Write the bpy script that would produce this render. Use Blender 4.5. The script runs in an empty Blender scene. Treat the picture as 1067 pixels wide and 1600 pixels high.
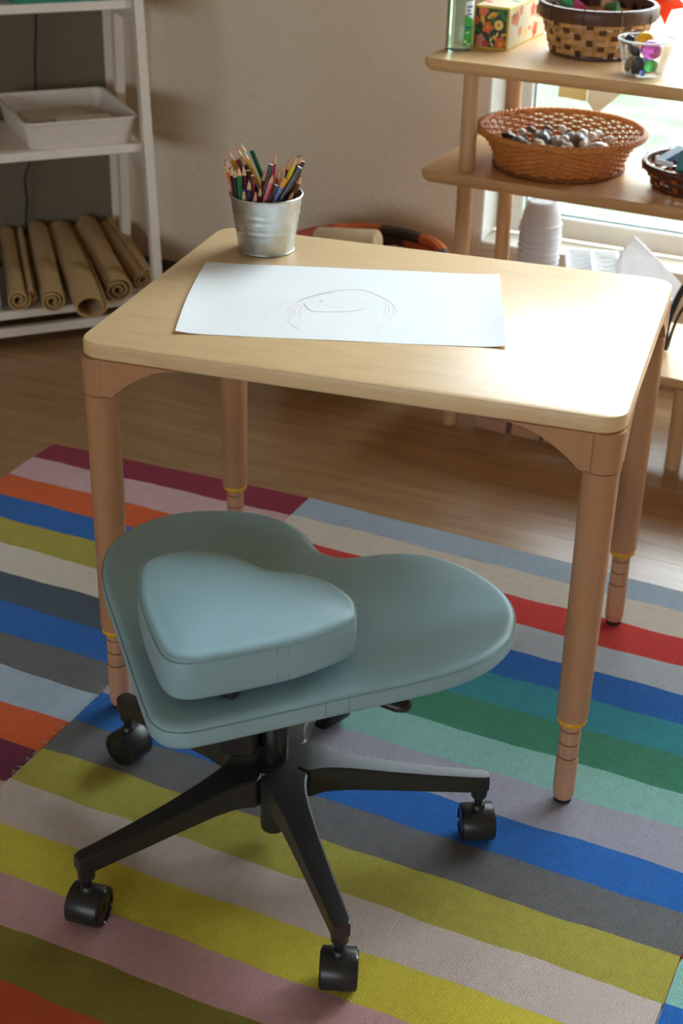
import bpy, math, random
from mathutils import Vector, Matrix

random.seed(7)
scene = bpy.context.scene
C = scene.collection
R = math.radians

# ------------------------------------------------------------------ camera
cam_data = bpy.data.cameras.new('camera')
cam = bpy.data.objects.new('camera', cam_data)
C.objects.link(cam)
scene.camera = cam
cr = Vector((0.9065259, 0.4215273, 0.0229232))
cu = Vector((-0.2179628, 0.4208599, 0.8805505))
cf = Vector((-0.3615286, 0.8032383, -0.4733977))
m3 = Matrix((cr, cu, -cf)).transposed()
cam.matrix_world = Matrix.Translation((1.12934, -1.59460, 1.39959)) @ m3.to_4x4()
cam_data.sensor_fit = 'VERTICAL'
cam_data.sensor_height = 36.0
cam_data.sensor_width = 24.0
cam_data.lens = 2324.64 / 1600.0 * 36.0
cam_data.clip_start = 0.05
cam_data.clip_end = 200
cam_data.dof.use_dof = True
cam_data.dof.focus_distance = 2.02
cam_data.dof.aperture_fstop = 6.5

# ------------------------------------------------------------------ daylight and exposure
world = bpy.data.worlds.new('overcast_sky')
scene.world = world
world.use_nodes = True
bg = world.node_tree.nodes['Background']
bg.inputs['Color'].default_value = (0.80, 0.91, 1.0, 1)
bg.inputs['Strength'].default_value = 19.0
vs = scene.view_settings
vs.view_transform = 'Standard'
vs.look = 'None'
vs.exposure = 0.32
vs.gamma = 1.0
vs.use_curve_mapping = False
scene.cycles.use_denoising = True
scene.cycles.max_bounces = 10
scene.cycles.diffuse_bounces = 6
scene.cycles.glossy_bounces = 4
scene.cycles.transmission_bounces = 8
scene.cycles.transparent_max_bounces = 12
scene.cycles.caustics_reflective = False
scene.cycles.caustics_refractive = False
scene.cycles.sample_clamp_indirect = 6.0

BACK = 1.78          # inner face of the window wall
LEFT = -2.7
RIGHT = 4.4
FRONT = -9.0
CEIL = 2.75
FLOOR = -0.006       # floor under the 6 mm rug, whose top is z = 0
WIN = (-0.036, 2.30, 0.240, 2.52)        # x0, x1, z0, z1 of the opening in the back wall
WIN_FILL = (-2.2, 3.9, 0.80, 2.45)           # x0, x1, z0, z1 of the fill-light opening added in the unseen front wall

def portal(name, loc, rot, sx, sy):
    l = bpy.data.lights.new(name, 'AREA')
    l.shape = 'RECTANGLE'; l.size = sx; l.size_y = sy
    l.cycles.is_portal = True
    o = bpy.data.objects.new(name, l); C.objects.link(o)
    o.location = loc; o.rotation_euler = rot
    return o
portal('window_portal', ((WIN[0]+WIN[1])/2, BACK+0.21, (WIN[2]+WIN[3])/2), (R(-90), 0, 0), WIN[1]-WIN[0], WIN[3]-WIN[2])
portal('window_portal', ((WIN_FILL[0]+WIN_FILL[1])/2, FRONT-0.21, (WIN_FILL[2]+WIN_FILL[3])/2), (R(90), 0, 0), WIN_FILL[1]-WIN_FILL[0], WIN_FILL[3]-WIN_FILL[2])  # portal of the window added behind the viewer

# ------------------------------------------------------------------ materials
def srgb(r, g, b):
    f = lambda c: ((c/255.0)/12.92 if c/255.0 <= 0.04045 else ((c/255.0+0.055)/1.055)**2.4)
    return (f(r), f(g), f(b), 1.0)

class Mat:
    def __init__(s, name):
        s.m = bpy.data.materials.new(name); s.m.use_nodes = True
        s.t = s.m.node_tree; s.n = s.t.nodes; s.b = s.n['Principled BSDF']
    def node(s, t, **kw):
        n = s.n.new(t)
        for k, v in kw.items(): setattr(n, k, v)
        return n
    def link(s, a, b): s.t.links.new(a, b)
    def set(s, **kw):
        for k, v in kw.items():
            s.b.inputs[k.replace('_', ' ')].default_value = v
        return s
    def coords(s, scale=(1, 1, 1), kind='Object', rot=(0, 0, 0)):
        tc = s.node('ShaderNodeTexCoord'); mp = s.node('ShaderNodeMapping')
        mp.inputs['Scale'].default_value = scale; mp.inputs['Rotation'].default_value = rot
        s.link(tc.outputs[kind], mp.inputs['Vector'])
        return mp.outputs['Vector']
    def noise(s, vec, scale=5, detail=3, rough=0.5, dist=0.0):
        n = s.node('ShaderNodeTexNoise')
        n.inputs['Scale'].default_value = scale; n.inputs['Detail'].default_value = detail
        n.inputs['Roughness'].default_value = rough; n.inputs['Distortion'].default_value = dist
        s.link(vec, n.inputs['Vector'])
        return n.outputs['Fac']
    def ramp(s, fac, stops):
        r = s.node('ShaderNodeValToRGB')
        e = r.color_ramp.elements
        e[0].position, e[0].color = stops[0]
        e[1].position, e[1].color = stops[-1]
        for p, c in stops[1:-1]:
            x = e.new(p); x.color = c
        s.link(fac, r.inputs['Fac'])
        return r.outputs['Color']
    def bump(s, h, strength=0.2, dist=0.002, prev=None):
        b = s.node('ShaderNodeBump')
        b.inputs['Strength'].default_value = strength; b.inputs['Distance'].default_value = dist
        s.link(h, b.inputs['Height'])
        if prev is not None: s.link(prev, b.inputs['Normal'])
        s.link(b.outputs['Normal'], s.b.inputs['Normal'])
        return b.outputs['Normal']
    def mathn(s, op, a, b):
        n = s.node('ShaderNodeMath', operation=op)
        for i, x in enumerate((a, b)):
            if isinstance(x, (int, float)): n.inputs[i].default_value = x
            else: s.link(x, n.inputs[i])
        return n.outputs[0]

def sc(c, k): return (min(1, c[0]*k), min(1, c[1]*k), min(1, c[2]*k), 1)

def plain(name, col, rough=0.5, var=0.08, nscale=30, **kw):
    m = Mat(name); m.set(Roughness=rough, **kw)
    v = m.coords()
    f = m.noise(v, nscale, 3)
    m.link(m.ramp(f, [(0.3, sc(col, 1-var)), (0.7, sc(col, 1+var))]), m.b.inputs['Base Color'])
    return m.m

def wood(name, col, scale=(2, 30, 30), rough=0.4, contrast=0.12, bump=0.05, spec=0.5, coat=0.0, croux=0.2, dist=0.6):
    m = Mat(name); m.set(Roughness=rough)
    m.b.inputs['Specular IOR Level'].default_value = spec
    m.b.inputs['Coat Weight'].default_value = coat
    m.b.inputs['Coat Roughness'].default_value = croux
    v = m.coords(scale)
    f1 = m.noise(v, 2.0, 5, 0.6, dist)
    v2 = m.coords((scale[0]*2.2, scale[1]*5, scale[2]*5))
    f2 = m.noise(v2, 2.5, 3, 0.6)
    f = m.mathn('ADD', m.mathn('MULTIPLY', f1, 0.65), m.mathn('MULTIPLY', f2, 0.35))
    warm = (col[0]*(1-contrast*1.0), col[1]*(1-contrast*1.3), col[2]*(1-contrast*1.7), 1)
    m.link(m.ramp(f, [(0.32, warm), (0.5, col), (0.68, sc(col, 1+contrast*0.7))]), m.b.inputs['Base Color'])
    m.bump(f, bump, 0.001)
    return m.m

def fabric(name, col, pitch=0.0033, var=0.16, rough=0.95, strength=0.7, mottled=0.12):
    m = Mat(name); m.set(Roughness=rough)
    m.b.inputs['Specular IOR Level'].default_value = 0.15
    m.b.inputs['Sheen Weight'].default_value = 0.15
    k = math.pi/pitch
    v = m.coords()
    sx = m.node('ShaderNodeSeparateXYZ'); m.link(v, sx.inputs[0])
    wob = m.noise(v, 220, 2)
    a = m.mathn('SINE', m.mathn('ADD', m.mathn('MULTIPLY', sx.outputs[0], k), m.mathn('MULTIPLY', wob, 2.2)), 0)
    b = m.mathn('SINE', m.mathn('ADD', m.mathn('MULTIPLY', sx.outputs[1], k*1.25), m.mathn('MULTIPLY', wob, 2.2)), 0)
    w = m.mathn('MULTIPLY', m.mathn('ABSOLUTE', a, 0), m.mathn('ABSOLUTE', b, 0))
    fine = m.noise(v, 900, 2)
    blot = m.noise(v, 55, 4, 0.65)
    h = m.mathn('ADD', w, m.mathn('MULTIPLY', blot, 1.1))
    mixv = m.mathn('ADD', m.mathn('MULTIPLY', w, 0.45), m.mathn('ADD', m.mathn('MULTIPLY', fine, 0.25), m.mathn('MULTIPLY', blot, 0.45)))
    m.link(m.ramp(mixv, [(0.20, sc(col, 1-3.4*var)), (0.5, col), (0.82, sc(col, 1+1.3*var))]), m.b.inputs['Base Color'])
    m.bump(h, strength, 0.0022)
    return m.m

def metal(name, col, rough, var=0.1):
    m = Mat(name); m.set(Metallic=1.0, Roughness=rough)
    v = m.coords()
    f = m.noise(v, 60, 4, 0.7)
    m.link(m.ramp(f, [(0.3, sc(col, 1-var)), (0.7, sc(col, 1+var))]), m.b.inputs['Base Color'])
    r = m.node('ShaderNodeMapRange')
    r.inputs['To Min'].default_value = rough*0.8; r.inputs['To Max'].default_value = rough*1.25
    m.link(f, r.inputs['Value']); m.link(r.outputs[0], m.b.inputs['Roughness'])
    m.bump(f, 0.04, 0.0005)
    return m.m

def clear(name, tint, refl=1.0):
    """thin clear sheet: see-through with a fresnel reflection"""
    m = Mat(name); m.n.remove(m.b)
    tr = m.node('ShaderNodeBsdfTransparent'); tr.inputs[0].default_value = tint
    gl = m.node('ShaderNodeBsdfGlossy'); gl.inputs['Roughness'].default_value = 0.03
    fr = m.node('ShaderNodeFresnel'); fr.inputs['IOR'].default_value = 1.45
    mx = m.node('ShaderNodeMixShader')
    m.link(m.mathn('MULTIPLY', fr.outputs[0], refl), mx.inputs[0])
    m.link(tr.outputs[0], mx.inputs[1]); m.link(gl.outputs[0], mx.inputs[2])
    m.link(mx.outputs[0], m.n['Material Output'].inputs['Surface'])
    return m.m

def wallmat(name, col):
    m = Mat(name); m.set(Roughness=0.75)
    m.b.inputs['Specular IOR Level'].default_value = 0.3
    v = m.coords()
    f = m.noise(v, 45, 3, 0.55, 0.4)
    g = m.noise(v, 140, 3, 0.6)
    st = m.ramp(f, [(0.42, (0, 0, 0, 1)), (0.62, (1, 1, 1, 1))])
    big = m.noise(v, 2.5, 2)
    m.link(m.ramp(big, [(0.3, sc(col, 0.97)), (0.7, sc(col, 1.03))]), m.b.inputs['Base Color'])
    h = m.mathn('ADD', st, m.mathn('MULTIPLY', g, 0.35))
    m.bump(h, 0.27, 0.004)
    return m.m

def thin(name, col, trans=0.5, rough=0.6):
    """thin paper or plastic that glows when lit from behind"""
    m = Mat(name); m.set(Roughness=rough)
    v = m.coords(); n = m.noise(v, 25, 3)
    c_ = m.ramp(n, [(0.3, sc(col, 0.97)), (0.7, sc(col, 1.03))])
    m.link(c_, m.b.inputs['Base Color'])
    t = m.node('ShaderNodeBsdfTranslucent'); m.link(c_, t.inputs['Color'])
    mx = m.node('ShaderNodeMixShader'); mx.inputs[0].default_value = trans
    m.link(m.b.outputs[0], mx.inputs[1]); m.link(t.outputs[0], mx.inputs[2])
    m.link(mx.outputs[0], m.n['Material Output'].inputs['Surface'])
    return m.m

M = {}
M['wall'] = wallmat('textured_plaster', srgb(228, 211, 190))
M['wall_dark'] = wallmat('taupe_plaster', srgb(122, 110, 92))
M['ceiling'] = plain('ceiling_paint', srgb(235, 232, 225), 0.9, 0.02)
M['baseboard'] = plain('dark_baseboard', srgb(84, 72, 64), 0.55)
M['white_trim'] = plain('white_window_paint', srgb(236, 236, 232), 0.4, 0.02)
M['sill'] = plain('sill_paint', srgb(214, 204, 186), 0.5, 0.03)
M['pane'] = clear('window_glass', (0.97, 0.99, 0.985, 1), 0.7)
M['tinted_pane'] = clear('tinted_glass', (0.62, 0.625, 0.62, 1), 0.7)  # tint trims the fill coming through the added window
M['grass'] = plain('pale_lawn', srgb(70, 78, 60), 0.95, 0.35, 5)
M['subfloor'] = wood('floor_wood_far', srgb(168, 134, 98), (1.2, 14, 14), 0.42, 0.3)
M['plank'] = wood('floor_plank_wood', srgb(160, 126, 90), (1.0, 17, 17), 0.30, 0.36, 0.06, 0.5, 0.0, 0.2, 0.9)
M['maple_top'] = wood('maple_laminate', srgb(228, 193, 146), (5, 26, 26), 0.34, 0.10, 0.02, 0.42, 0.0, 0.16)
M['maple'] = wood('maple_solid', srgb(184, 134, 94), (22, 22, 2.2), 0.38, 0.10, 0.03)
M['shelf_wood'] = wood('birch_ply', srgb(222, 178, 126), (4, 26, 26), 0.36, 0.10, 0.02, 0.45, 0.0, 0.2)
M['shelf_leg'] = wood('birch_leg', srgb(214, 172, 128), (24, 24, 2.0), 0.4, 0.10)
M['insert'] = wood('beech_insert', srgb(192, 142, 108), (26, 26, 2.5), 0.42, 0.16)
M['yellow_ring'] = plain('yellow_rubber', srgb(226, 164, 24), 0.4, 0.05)
M['black_rubber'] = plain('black_rubber', srgb(34, 32, 31), 0.6)
M['black_plastic'] = plain('black_plastic', srgb(38, 37, 37), 0.36, 0.05)
M['black_gloss'] = plain('black_gloss_plastic', srgb(26, 26, 27), 0.22, 0.05)
M['black_wire'] = plain('black_cable', srgb(28, 28, 30), 0.5)
M['groove'] = plain('dark_line', srgb(96, 66, 44), 0.7)
M['paper'] = plain('white_paper', srgb(238, 239, 240), 0.8, 0.015, 8)
M['paint_fleck'] = plain('white_paint_fleck', srgb(240, 236, 228), 0.6, 0.02)
M['crayon'] = plain('pink_crayon', srgb(241, 226, 229), 0.9, 0.03)
M['galv'] = metal('galvanised_steel', (0.60, 0.63, 0.63, 1), 0.42, 0.16)
M['steel'] = metal('steel_bolt', (0.75, 0.75, 0.75, 1), 0.25)
M['white_lacquer'] = plain('white_lacquer', srgb(228, 216, 204), 0.45, 0.03)
M['tray_plastic'] = plain('white_tray_plastic', srgb(226, 214, 204), 0.4, 0.03)
M['teal_plastic'] = plain('teal_plastic', srgb(60, 150, 130), 0.4, 0.05)
M['white_plastic'] = thin('white_plastic', srgb(240, 240, 240), 0.35, 0.35)
M['white_foam'] = thin('white_cup_paper', srgb(238, 236, 237), 0.3)
M['felt_tan'] = fabric('tan_felt', srgb(188, 152, 98), 0.0022, 0.10, strength=0.4)
M['felt_blue'] = fabric('blue_grey_felt', srgb(140, 158, 174), 0.0022, 0.10, strength=0.4)

def leather(name, col):
    m = Mat(name); m.set(Roughness=0.40)
    m.b.inputs['Specular IOR Level'].default_value = 0.42
    v = m.coords()
    g = m.node('ShaderNodeTexVoronoi'); g.inputs['Scale'].default_value = 900
    m.link(v, g.inputs['Vector'])
    n = m.noise(v, 9, 3)
    m.link(m.ramp(n, [(0.3, sc(col, 0.95)), (0.7, sc(col, 1.05))]), m.b.inputs['Base Color'])
    nm = m.bump(g.outputs['Distance'], 0.06, 0.0006)
    m.bump(m.noise(v, 14, 2), 0.10, 0.01, nm)
    return m.m
M['vinyl'] = leather('teal_vinyl', srgb(146, 180, 190))
M['vinyl_seam'] = plain('teal_piping', srgb(118, 150, 154), 0.5, 0.04)

# ------------------------------------------------------------------ mesh helpers
class MB:
    def __init__(s): s.v = []; s.f = []
    def add(s, v, f):
        o = len(s.v); s.v += [tuple(p) for p in v]; s.f += [tuple(i+o for i in q) for q in f]; return s
    def box(s, x0, x1, y0, y1, z0, z1):
        return s.add([(x0,y0,z0),(x1,y0,z0),(x1,y1,z0),(x0,y1,z0),(x0,y0,z1),(x1,y0,z1),(x1,y1,z1),(x0,y1,z1)],
                     [(0,3,2,1),(4,5,6,7),(0,1,5,4),(1,2,6,5),(2,3,7,6),(3,0,4,7)])
    def loft(s, rings, cap0=True, cap1=True, closed=True):
        n = len(rings[0]); v = [p for r in rings for p in r]; f = []
        for k in range(len(rings)-1):
            for i in range(n if closed else n-1):
                j = (i+1) % n
                f.append((k*n+i, k*n+j, (k+1)*n+j, (k+1)*n+i))
        if cap0: f.append(tuple(range(n-1, -1, -1)))
        if cap1: f.append(tuple((len(rings)-1)*n+i for i in range(n)))
        return s.add(v, f)
    def prism(s, outline, prof):
        """outline CCW [(x,y)], prof [(inward offset, z)] from bottom to top"""
        rings = []
        for o, z in prof:
            rings.append([(x, y, z) for x, y in inset(outline, o)])
        return s.loft(rings)
    def slab(s, x0, x1, y0, y1, z0, z1, b=0.002, cr_=0.0, seg=6):
        return s.prism(rrect(x0, x1, y0, y1, max(cr_, b*1.5), seg if cr_ > 0.006 else 2), [(b, z0), (0, z0+b), (0, z1-b), (b, z1)])
    def lathe(s, prof, n=24, ctr=(0, 0, 0), cap0=True, cap1=True):
        rings = [[(ctr[0]+r*math.cos(2*math.pi*i/n), ctr[1]+r*math.sin(2*math.pi*i/n), ctr[2]+z) for i in range(n)] for r, z in prof]
        return s.loft(rings, cap0, cap1)
    def tube(s, path, r, n=8, closed=False, flat=None):
        P = [Vector(p) for p in path]; k = len(P)
        rr = r if isinstance(r, (list, tuple)) else [r]*k
        T = []
        for i in range(k):
            if closed: t = P[(i+1) % k]-P[i-1]
            else: t = P[min(i+1, k-1)]-P[max(i-1, 0)]
            T.append(t.normalized())
        up = Vector((0, 0, 1)) if abs(T[0].z) < 0.9 else Vector((1, 0, 0))
        nrm = (up-T[0]*up.dot(T[0])).normalized()
        rings = []
        for i in range(k):
            nrm = (nrm-T[i]*nrm.dot(T[i]))
            nrm = nrm.normalized() if nrm.length > 1e-6 else T[i].orthogonal().normalized()
            b = T[i].cross(nrm)
            ring = []
            for j in range(n):
                a = 2*math.pi*j/n
                fa, fb = (math.cos(a), math.sin(a))
                if flat: fa *= flat
                ring.append(tuple(P[i]+nrm*(rr[i]*fa)+b*(rr[i]*fb)))
            rings.append(ring)
        if closed:
            rings.append(rings[0]); return s.loft(rings, False, False)
        return s.loft(rings)
    def xf(s, mat):
        s.v = [tuple(mat @ Vector(p)) for p in s.v]; return s
    def move(s, x, y, z): return s.xf(Matrix.Translation((x, y, z)))
    def mesh(s, name, mat, smooth=False, angle=None):
        me = bpy.data.meshes.new(name); me.from_pydata(s.v, [], s.f); me.update()
        mats = mat if isinstance(mat, list) else [mat]
        for q in mats: me.materials.append(q)
        if smooth:
            me.polygons.foreach_set('use_smooth', [True]*len(me.polygons))
            me.set_sharp_from_angle(angle=R(angle or 38))
        return me
    def build(s, name, mat, parent=None, smooth=False, angle=None, loc=None, rot=None):
        o = bpy.data.objects.new(name, s.mesh(name, mat, smooth, angle)); C.objects.link(o)
        if parent is not None: o.parent = parent
        if loc is not None: o.location = loc
        if rot is not None: o.rotation_euler = rot
        return o

def inset(poly, d):
    if abs(d) < 1e-9: return list(poly)
    n = len(poly); out = []
    for i in range(n):
        x0, y0 = poly[i-1]; x1, y1 = poly[i]; x2, y2 = poly[(i+1) % n]
        ax, ay = x1-x0, y1-y0; bx, by = x2-x1, y2-y1
        la = math.hypot(ax, ay) or 1e-9; lb = math.hypot(bx, by) or 1e-9
        nx, ny = -ay/la-by/lb, ax/la+bx/lb
        l = math.hypot(nx, ny) or 1e-9
        nx /= l; ny /= l
        cosh = max(0.45, nx*(-ay/la)+ny*(ax/la))
        out.append((x1+nx*d/cosh, y1+ny*d/cosh))
    return out
def rrect(x0, x1, y0, y1, r, seg=5):
    out = []
    for cx, cy, a0 in ((x1-r, y1-r, 0), (x0+r, y1-r, 90), (x0+r, y0+r, 180), (x1-r, y0+r, 270)):
        for k in range(seg+1):
            a = R(a0+90*k/seg); out.append((cx+r*math.cos(a), cy+r*math.sin(a)))
    return out
def catmull(pts, n=6, closed=False):
    P = [Vector(p) for p in pts]; k = len(P); out = []
    for i in range(k if closed else k-1):
        if closed: a, b, c_, d = P[i-1], P[i], P[(i+1) % k], P[(i+2) % k]
        else: a, b, c_, d = P[max(i-1, 0)], P[i], P[i+1], P[min(i+2, k-1)]
        for j in range(n):
            t = j/n
            out.append(0.5*((2*b)+(c_-a)*t+(2*a-5*b+4*c_-d)*t*t+(3*b-a-3*c_+d)*t**3))
    if not closed: out.append(P[-1])
    return [tuple(p) for p in out]

def tag(o, label=None, cat=None, group=None, kind=None):
    if label: o['label'] = label
    if cat: o['category'] = cat
    if group: o['group'] = group
    if kind: o['kind'] = kind
    return o
def thing(name, label, cat, loc=(0, 0, 0), rz=0.0, group=None):
    o = bpy.data.objects.new(name, None); C.objects.link(o)
    o.empty_display_size = 0.05
    o.location = loc; o.rotation_euler = (0, 0, rz)
    return tag(o, label, cat, group)
def struct(o): o['kind'] = 'structure'; return o

# ================================================================== the setting
# ground outside
g = MB().box(-30, 30, BACK+0.25, 40, -0.75, -0.45).build('lawn', M['grass'])
tag(g, 'pale lawn outside the window', kind='structure')
g = MB().box(-30, 30, -30, FRONT-0.25, -0.75, -0.45).build('lawn', M['grass'])
tag(g, 'pale lawn outside the added rear window', kind='structure')

# unseen house added across the lawn to hide low sky and cut glare
hs = thing('sky_blocker_house', 'unseen pale house added across the lawn to block low sky', None, (2.0, 7.5, -0.45)); hs['kind'] = 'structure'
MB().box(-9, 9, 0, 6, 0, 3.7).build('house_wall', plain('house_render', srgb(176, 166, 150), 0.8, 0.06, 2), hs)
MB().loft([[(x, -0.3, 3.7), (x, 6.3, 3.7), (x, 3.0, 5.0)] for x in (-9.5, 9.5)]).build('roof', plain('roof_tiles', srgb(120, 90, 78), 0.8, 0.1, 6), hs)
for x in (-7, -4, -1, 2, 5, 7.6):
    f_ = MB().box(x-0.6, x+0.6, -0.04, 0.02, 1.2, 2.8).build('house_window', M['white_trim'], hs)
    MB().box(x-0.52, x+0.52, -0.05, -0.041, 1.28, 2.72).build('house_pane', plain('dark_glass', srgb(60, 70, 78), 0.1), f_)

fl = MB().box(LEFT-0.2, RIGHT+0.2, FRONT-0.2, BACK+0.2, FLOOR-0.05, FLOOR-0.0085).build('floor', M['subfloor'])
struct(fl); tag(fl, 'brown wood-look plank floor')
PW, PL = 0.148, 1.24
row = 0
y = BACK
while y > FRONT:
    y1 = y; y0 = max(FRONT, y-PW)
    x = LEFT-((row*0.47) % 1.0)*PL
    while x < RIGHT:
        a, b = max(x, LEFT), min(x+PL, RIGHT)
        if b-a > 0.05 and not (y1 < -0.9 or a > 1.7 or b < -1.9):
            p = MB().slab(a+0.0002-(a+b)/2, b-0.0002-(a+b)/2, -(y1-y0)/2+0.0002, (y1-y0)/2-0.0002, -0.0085, 0, 0.0003)
            o = p.build('plank', M['plank'], fl, loc=((a+b)/2, (y0+y1)/2, FLOOR))
        x += PL
    y = y0; row += 1
# plain floor surface where no single plank can be picked out
rest = MB().box(1.7, RIGHT, FRONT, BACK, FLOOR-0.0085, FLOOR-0.0004)
rest.box(LEFT, -2.2, -0.99, BACK, FLOOR-0.0085, FLOOR-0.0004)
rest.box(LEFT, 1.7, FRONT, -0.99, FLOOR-0.0085, FLOOR-0.0004)
rest.build('floor_boards', M['subfloor'], fl)['kind'] = 'stuff'

T = 0.2
wb = MB()
wb.box(-1.25, WIN[0], BACK, BACK+T, FLOOR-0.02, CEIL)
wb.box(WIN[1], RIGHT+T, BACK, BACK+T, FLOOR-0.02, CEIL)
wb.box(WIN[0], WIN[1], BACK, BACK+T, FLOOR-0.02, WIN[2])
wb.box(WIN[0], WIN[1], BACK, BACK+T, WIN[3], CEIL)
tag(struct(wb.build('wall_back', M['wall'])), 'beige textured plaster wall with the window')
tag(struct(MB().box(LEFT-T, LEFT, FRONT-T, BACK, FLOOR-0.02, CEIL).build('wall_left', M['wall'])), 'beige wall left of the room')
# slanted wall cutting the corner, parallel to the ladder shelf
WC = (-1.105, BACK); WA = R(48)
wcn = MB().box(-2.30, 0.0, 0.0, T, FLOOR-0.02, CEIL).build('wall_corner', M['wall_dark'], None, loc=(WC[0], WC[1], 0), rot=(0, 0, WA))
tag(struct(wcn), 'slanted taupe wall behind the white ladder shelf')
tag(struct(MB().box(RIGHT, RIGHT+T, FRONT-T, BACK, FLOOR-0.02, CEIL).build('wall_right', M['wall'])), 'beige wall right of the room')
wf = MB()
wf.box(LEFT, WIN_FILL[0], FRONT-T, FRONT, FLOOR-0.02, CEIL)
wf.box(WIN_FILL[1], RIGHT, FRONT-T, FRONT, FLOOR-0.02, CEIL)
wf.box(WIN_FILL[0], WIN_FILL[1], FRONT-T, FRONT, FLOOR-0.02, WIN_FILL[2])
wf.box(WIN_FILL[0], WIN_FILL[1], FRONT-T, FRONT, WIN_FILL[3], CEIL)
tag(struct(wf.build('wall_front', M['wall'])), 'beige wall with an added fill window behind the viewer')
tag(struct(MB().box(LEFT-T, RIGHT+T, FRONT-T, BACK+T, CEIL, CEIL+0.1).build('ceiling', M['ceiling'])), 'white ceiling')
bb = [(0, 0), (0.012, 0), (0.012, 0.06), (0.008, 0.07), (0, 0.07)]
def baseboard(name, p0, p1, nx, ny, label):
    m = MB()
    m.loft([[(p[0]+nx*a, p[1]+ny*a, FLOOR+z) for a, z in bb] for p in (p0, p1)])
    tag(struct(m.build(name, M['baseboard'])), label)
baseboard('baseboard_back', (-1.105, BACK), (RIGHT, BACK), 0, -1, 'dark baseboard along the window wall')
baseboard('baseboard_corner', (WC[0]-2.2*math.cos(WA), WC[1]-2.2*math.sin(WA)), WC, math.sin(WA), -math.cos(WA), 'dark baseboard along the slanted wall')

# window in the back wall: white jamb lining, frame, mullion, two panes
w = thing('window_1', 'white framed window looking out on pale lawn', None, ((WIN[0]+WIN[1])/2, BACK, WIN[2])); w['kind'] = 'structure'
hw = (WIN[1]-WIN[0])/2; hh = WIN[3]-WIN[2]
fy = 0.10
MB().box(-hw, -hw+0.006, 0.0, T, 0.0, hh).build('jamb', M['white_trim'], w)
MB().box(hw-0.006, hw, 0.0, T, 0.0, hh).build('jamb', M['white_trim'], w)
MB().box(-hw+0.006, hw-0.006, 0.0, T, hh-0.006, hh).build('head', M['white_trim'], w)
MB().slab(-hw+0.006, hw-0.006, -0.012, fy, -0.001, 0.022, 0.003).build('sill', M['sill'], w)
fw_, fd = 0.038, 0.055
for nm, q in (('frame_rail', (-hw+0.006, hw-0.006, 0.022, 0.076)), ('frame_rail', (-hw+0.006, hw-0.006, hh-0.05, hh-0.006)),
              ('frame_stile', (-hw+0.006, -hw+0.006+0.068, 0.076, hh-0.05)), ('frame_stile', (hw-0.06, hw-0.006, 0.076, hh-0.05)),
              ('mullion', (-0.03, 0.03, 0.076, hh-0.05))):
    MB().slab(q[0], q[1], fy, fy+fd, q[2], q[3], 0.004).build(nm, M['white_trim'], w)
for q in ((-hw+0.074, -0.03), (0.03, hw-0.06)):
    MB().box(q[0], q[1], fy+0.028, fy+0.032, 0.076, hh-0.05).build('pane', M['pane'], w)
    gk = MB()
    for a in ((q[0], q[1], 0.076, 0.081), (q[0], q[1], hh-0.055, hh-0.05), (q[0], q[0]+0.005, 0.081, hh-0.055), (q[1]-0.005, q[1], 0.081, hh-0.055)):
        gk.box(a[0], a[1], fy+0.016, fy+0.027, a[2], a[3])
    gk.build('glazing_bead', plain('grey_green_gasket', srgb(150, 176, 172), 0.5), w)
w2 = thing('fill_window', 'white framed window added behind the viewer for fill light', None, ((WIN_FILL[0]+WIN_FILL[1])/2, FRONT, WIN_FILL[2])); w2['kind'] = 'structure'  # added window, never in view, lets in fill daylight
h2 = (WIN_FILL[1]-WIN_FILL[0])/2; v2 = WIN_FILL[3]-WIN_FILL[2]
for nm, q in (('frame_rail', (-h2, h2, 0, 0.05)), ('frame_rail', (-h2, h2, v2-0.05, v2)), ('frame_stile', (-h2, -h2+0.05, 0.05, v2-0.05)),
              ('frame_stile', (h2-0.05, h2, 0.05, v2-0.05)), ('mullion', (-0.03, 0.03, 0.05, v2-0.05))):
    MB().box(q[0], q[1], -0.13, -0.08, q[2], q[3]).build(nm, M['white_trim'], w2)
for q in ((-h2+0.05, -0.03), (0.03, h2-0.05)):
    MB().box(q[0], q[1], -0.107, -0.103, 0.05, v2-0.05).build('pane', M['tinted_pane'], w2)

# ================================================================== rug
RC = {n: fabric('rug_'+n, srgb(*c), 0.0036, v) for n, c, v in (
    ('maroon', (146, 34, 66), .10), ('pale_pink', (214, 176, 178), .08), ('orange', (222, 96, 38), .09), ('blue', (24, 104, 188), .13),
    ('olive', (178, 168, 68), .11), ('cream', (222, 212, 198), .07), ('slate', (72, 88, 104), .12), ('charcoal', (108, 108, 110), .14),
    ('light_blue', (172, 192, 210), .08), ('plum', (112, 22, 62), .10), ('pink', (206, 158, 160), .08), ('red', (214, 58, 54), .10),
    ('grey_blue', (186, 194, 204), .08), ('teal', (48, 146, 160), .13), ('green', (58, 136, 108), .14), ('mint', (142, 196, 186), .10),
    ('lilac', (168, 166, 182), .10), ('greige', (210, 192, 184), .07), ('yellow', (216, 198, 62), .10), ('moss', (136, 124, 40), .10), ('rust', (206, 84, 38), .09))}
rug = thing('striped_rug', 'flatwoven rug of colourful stripes under the table', 'rug', (0.2, 0.1, FLOOR))
midB = [.808, .730, .640, .549, .467, .386, .303, .215, .135, .047, -.033, -.114, -.200, -.285, -.370, -.450, -.530, -.612, -.695, -.778]
lefB = [.808, .722, .625, .538, .458, .375, .289, .204, .122, .039, -.044, -.125, -.207, -.290, -.372, -.455, -.535]
midC = ['light_blue', 'cream', 'red', 'grey_blue', 'blue', 'teal', 'green', 'mint', 'lilac', 'blue', 'charcoal', 'olive', 'greige', 'yellow', 'pink', 'moss', 'rust', 'blue', 'cream']
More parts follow.
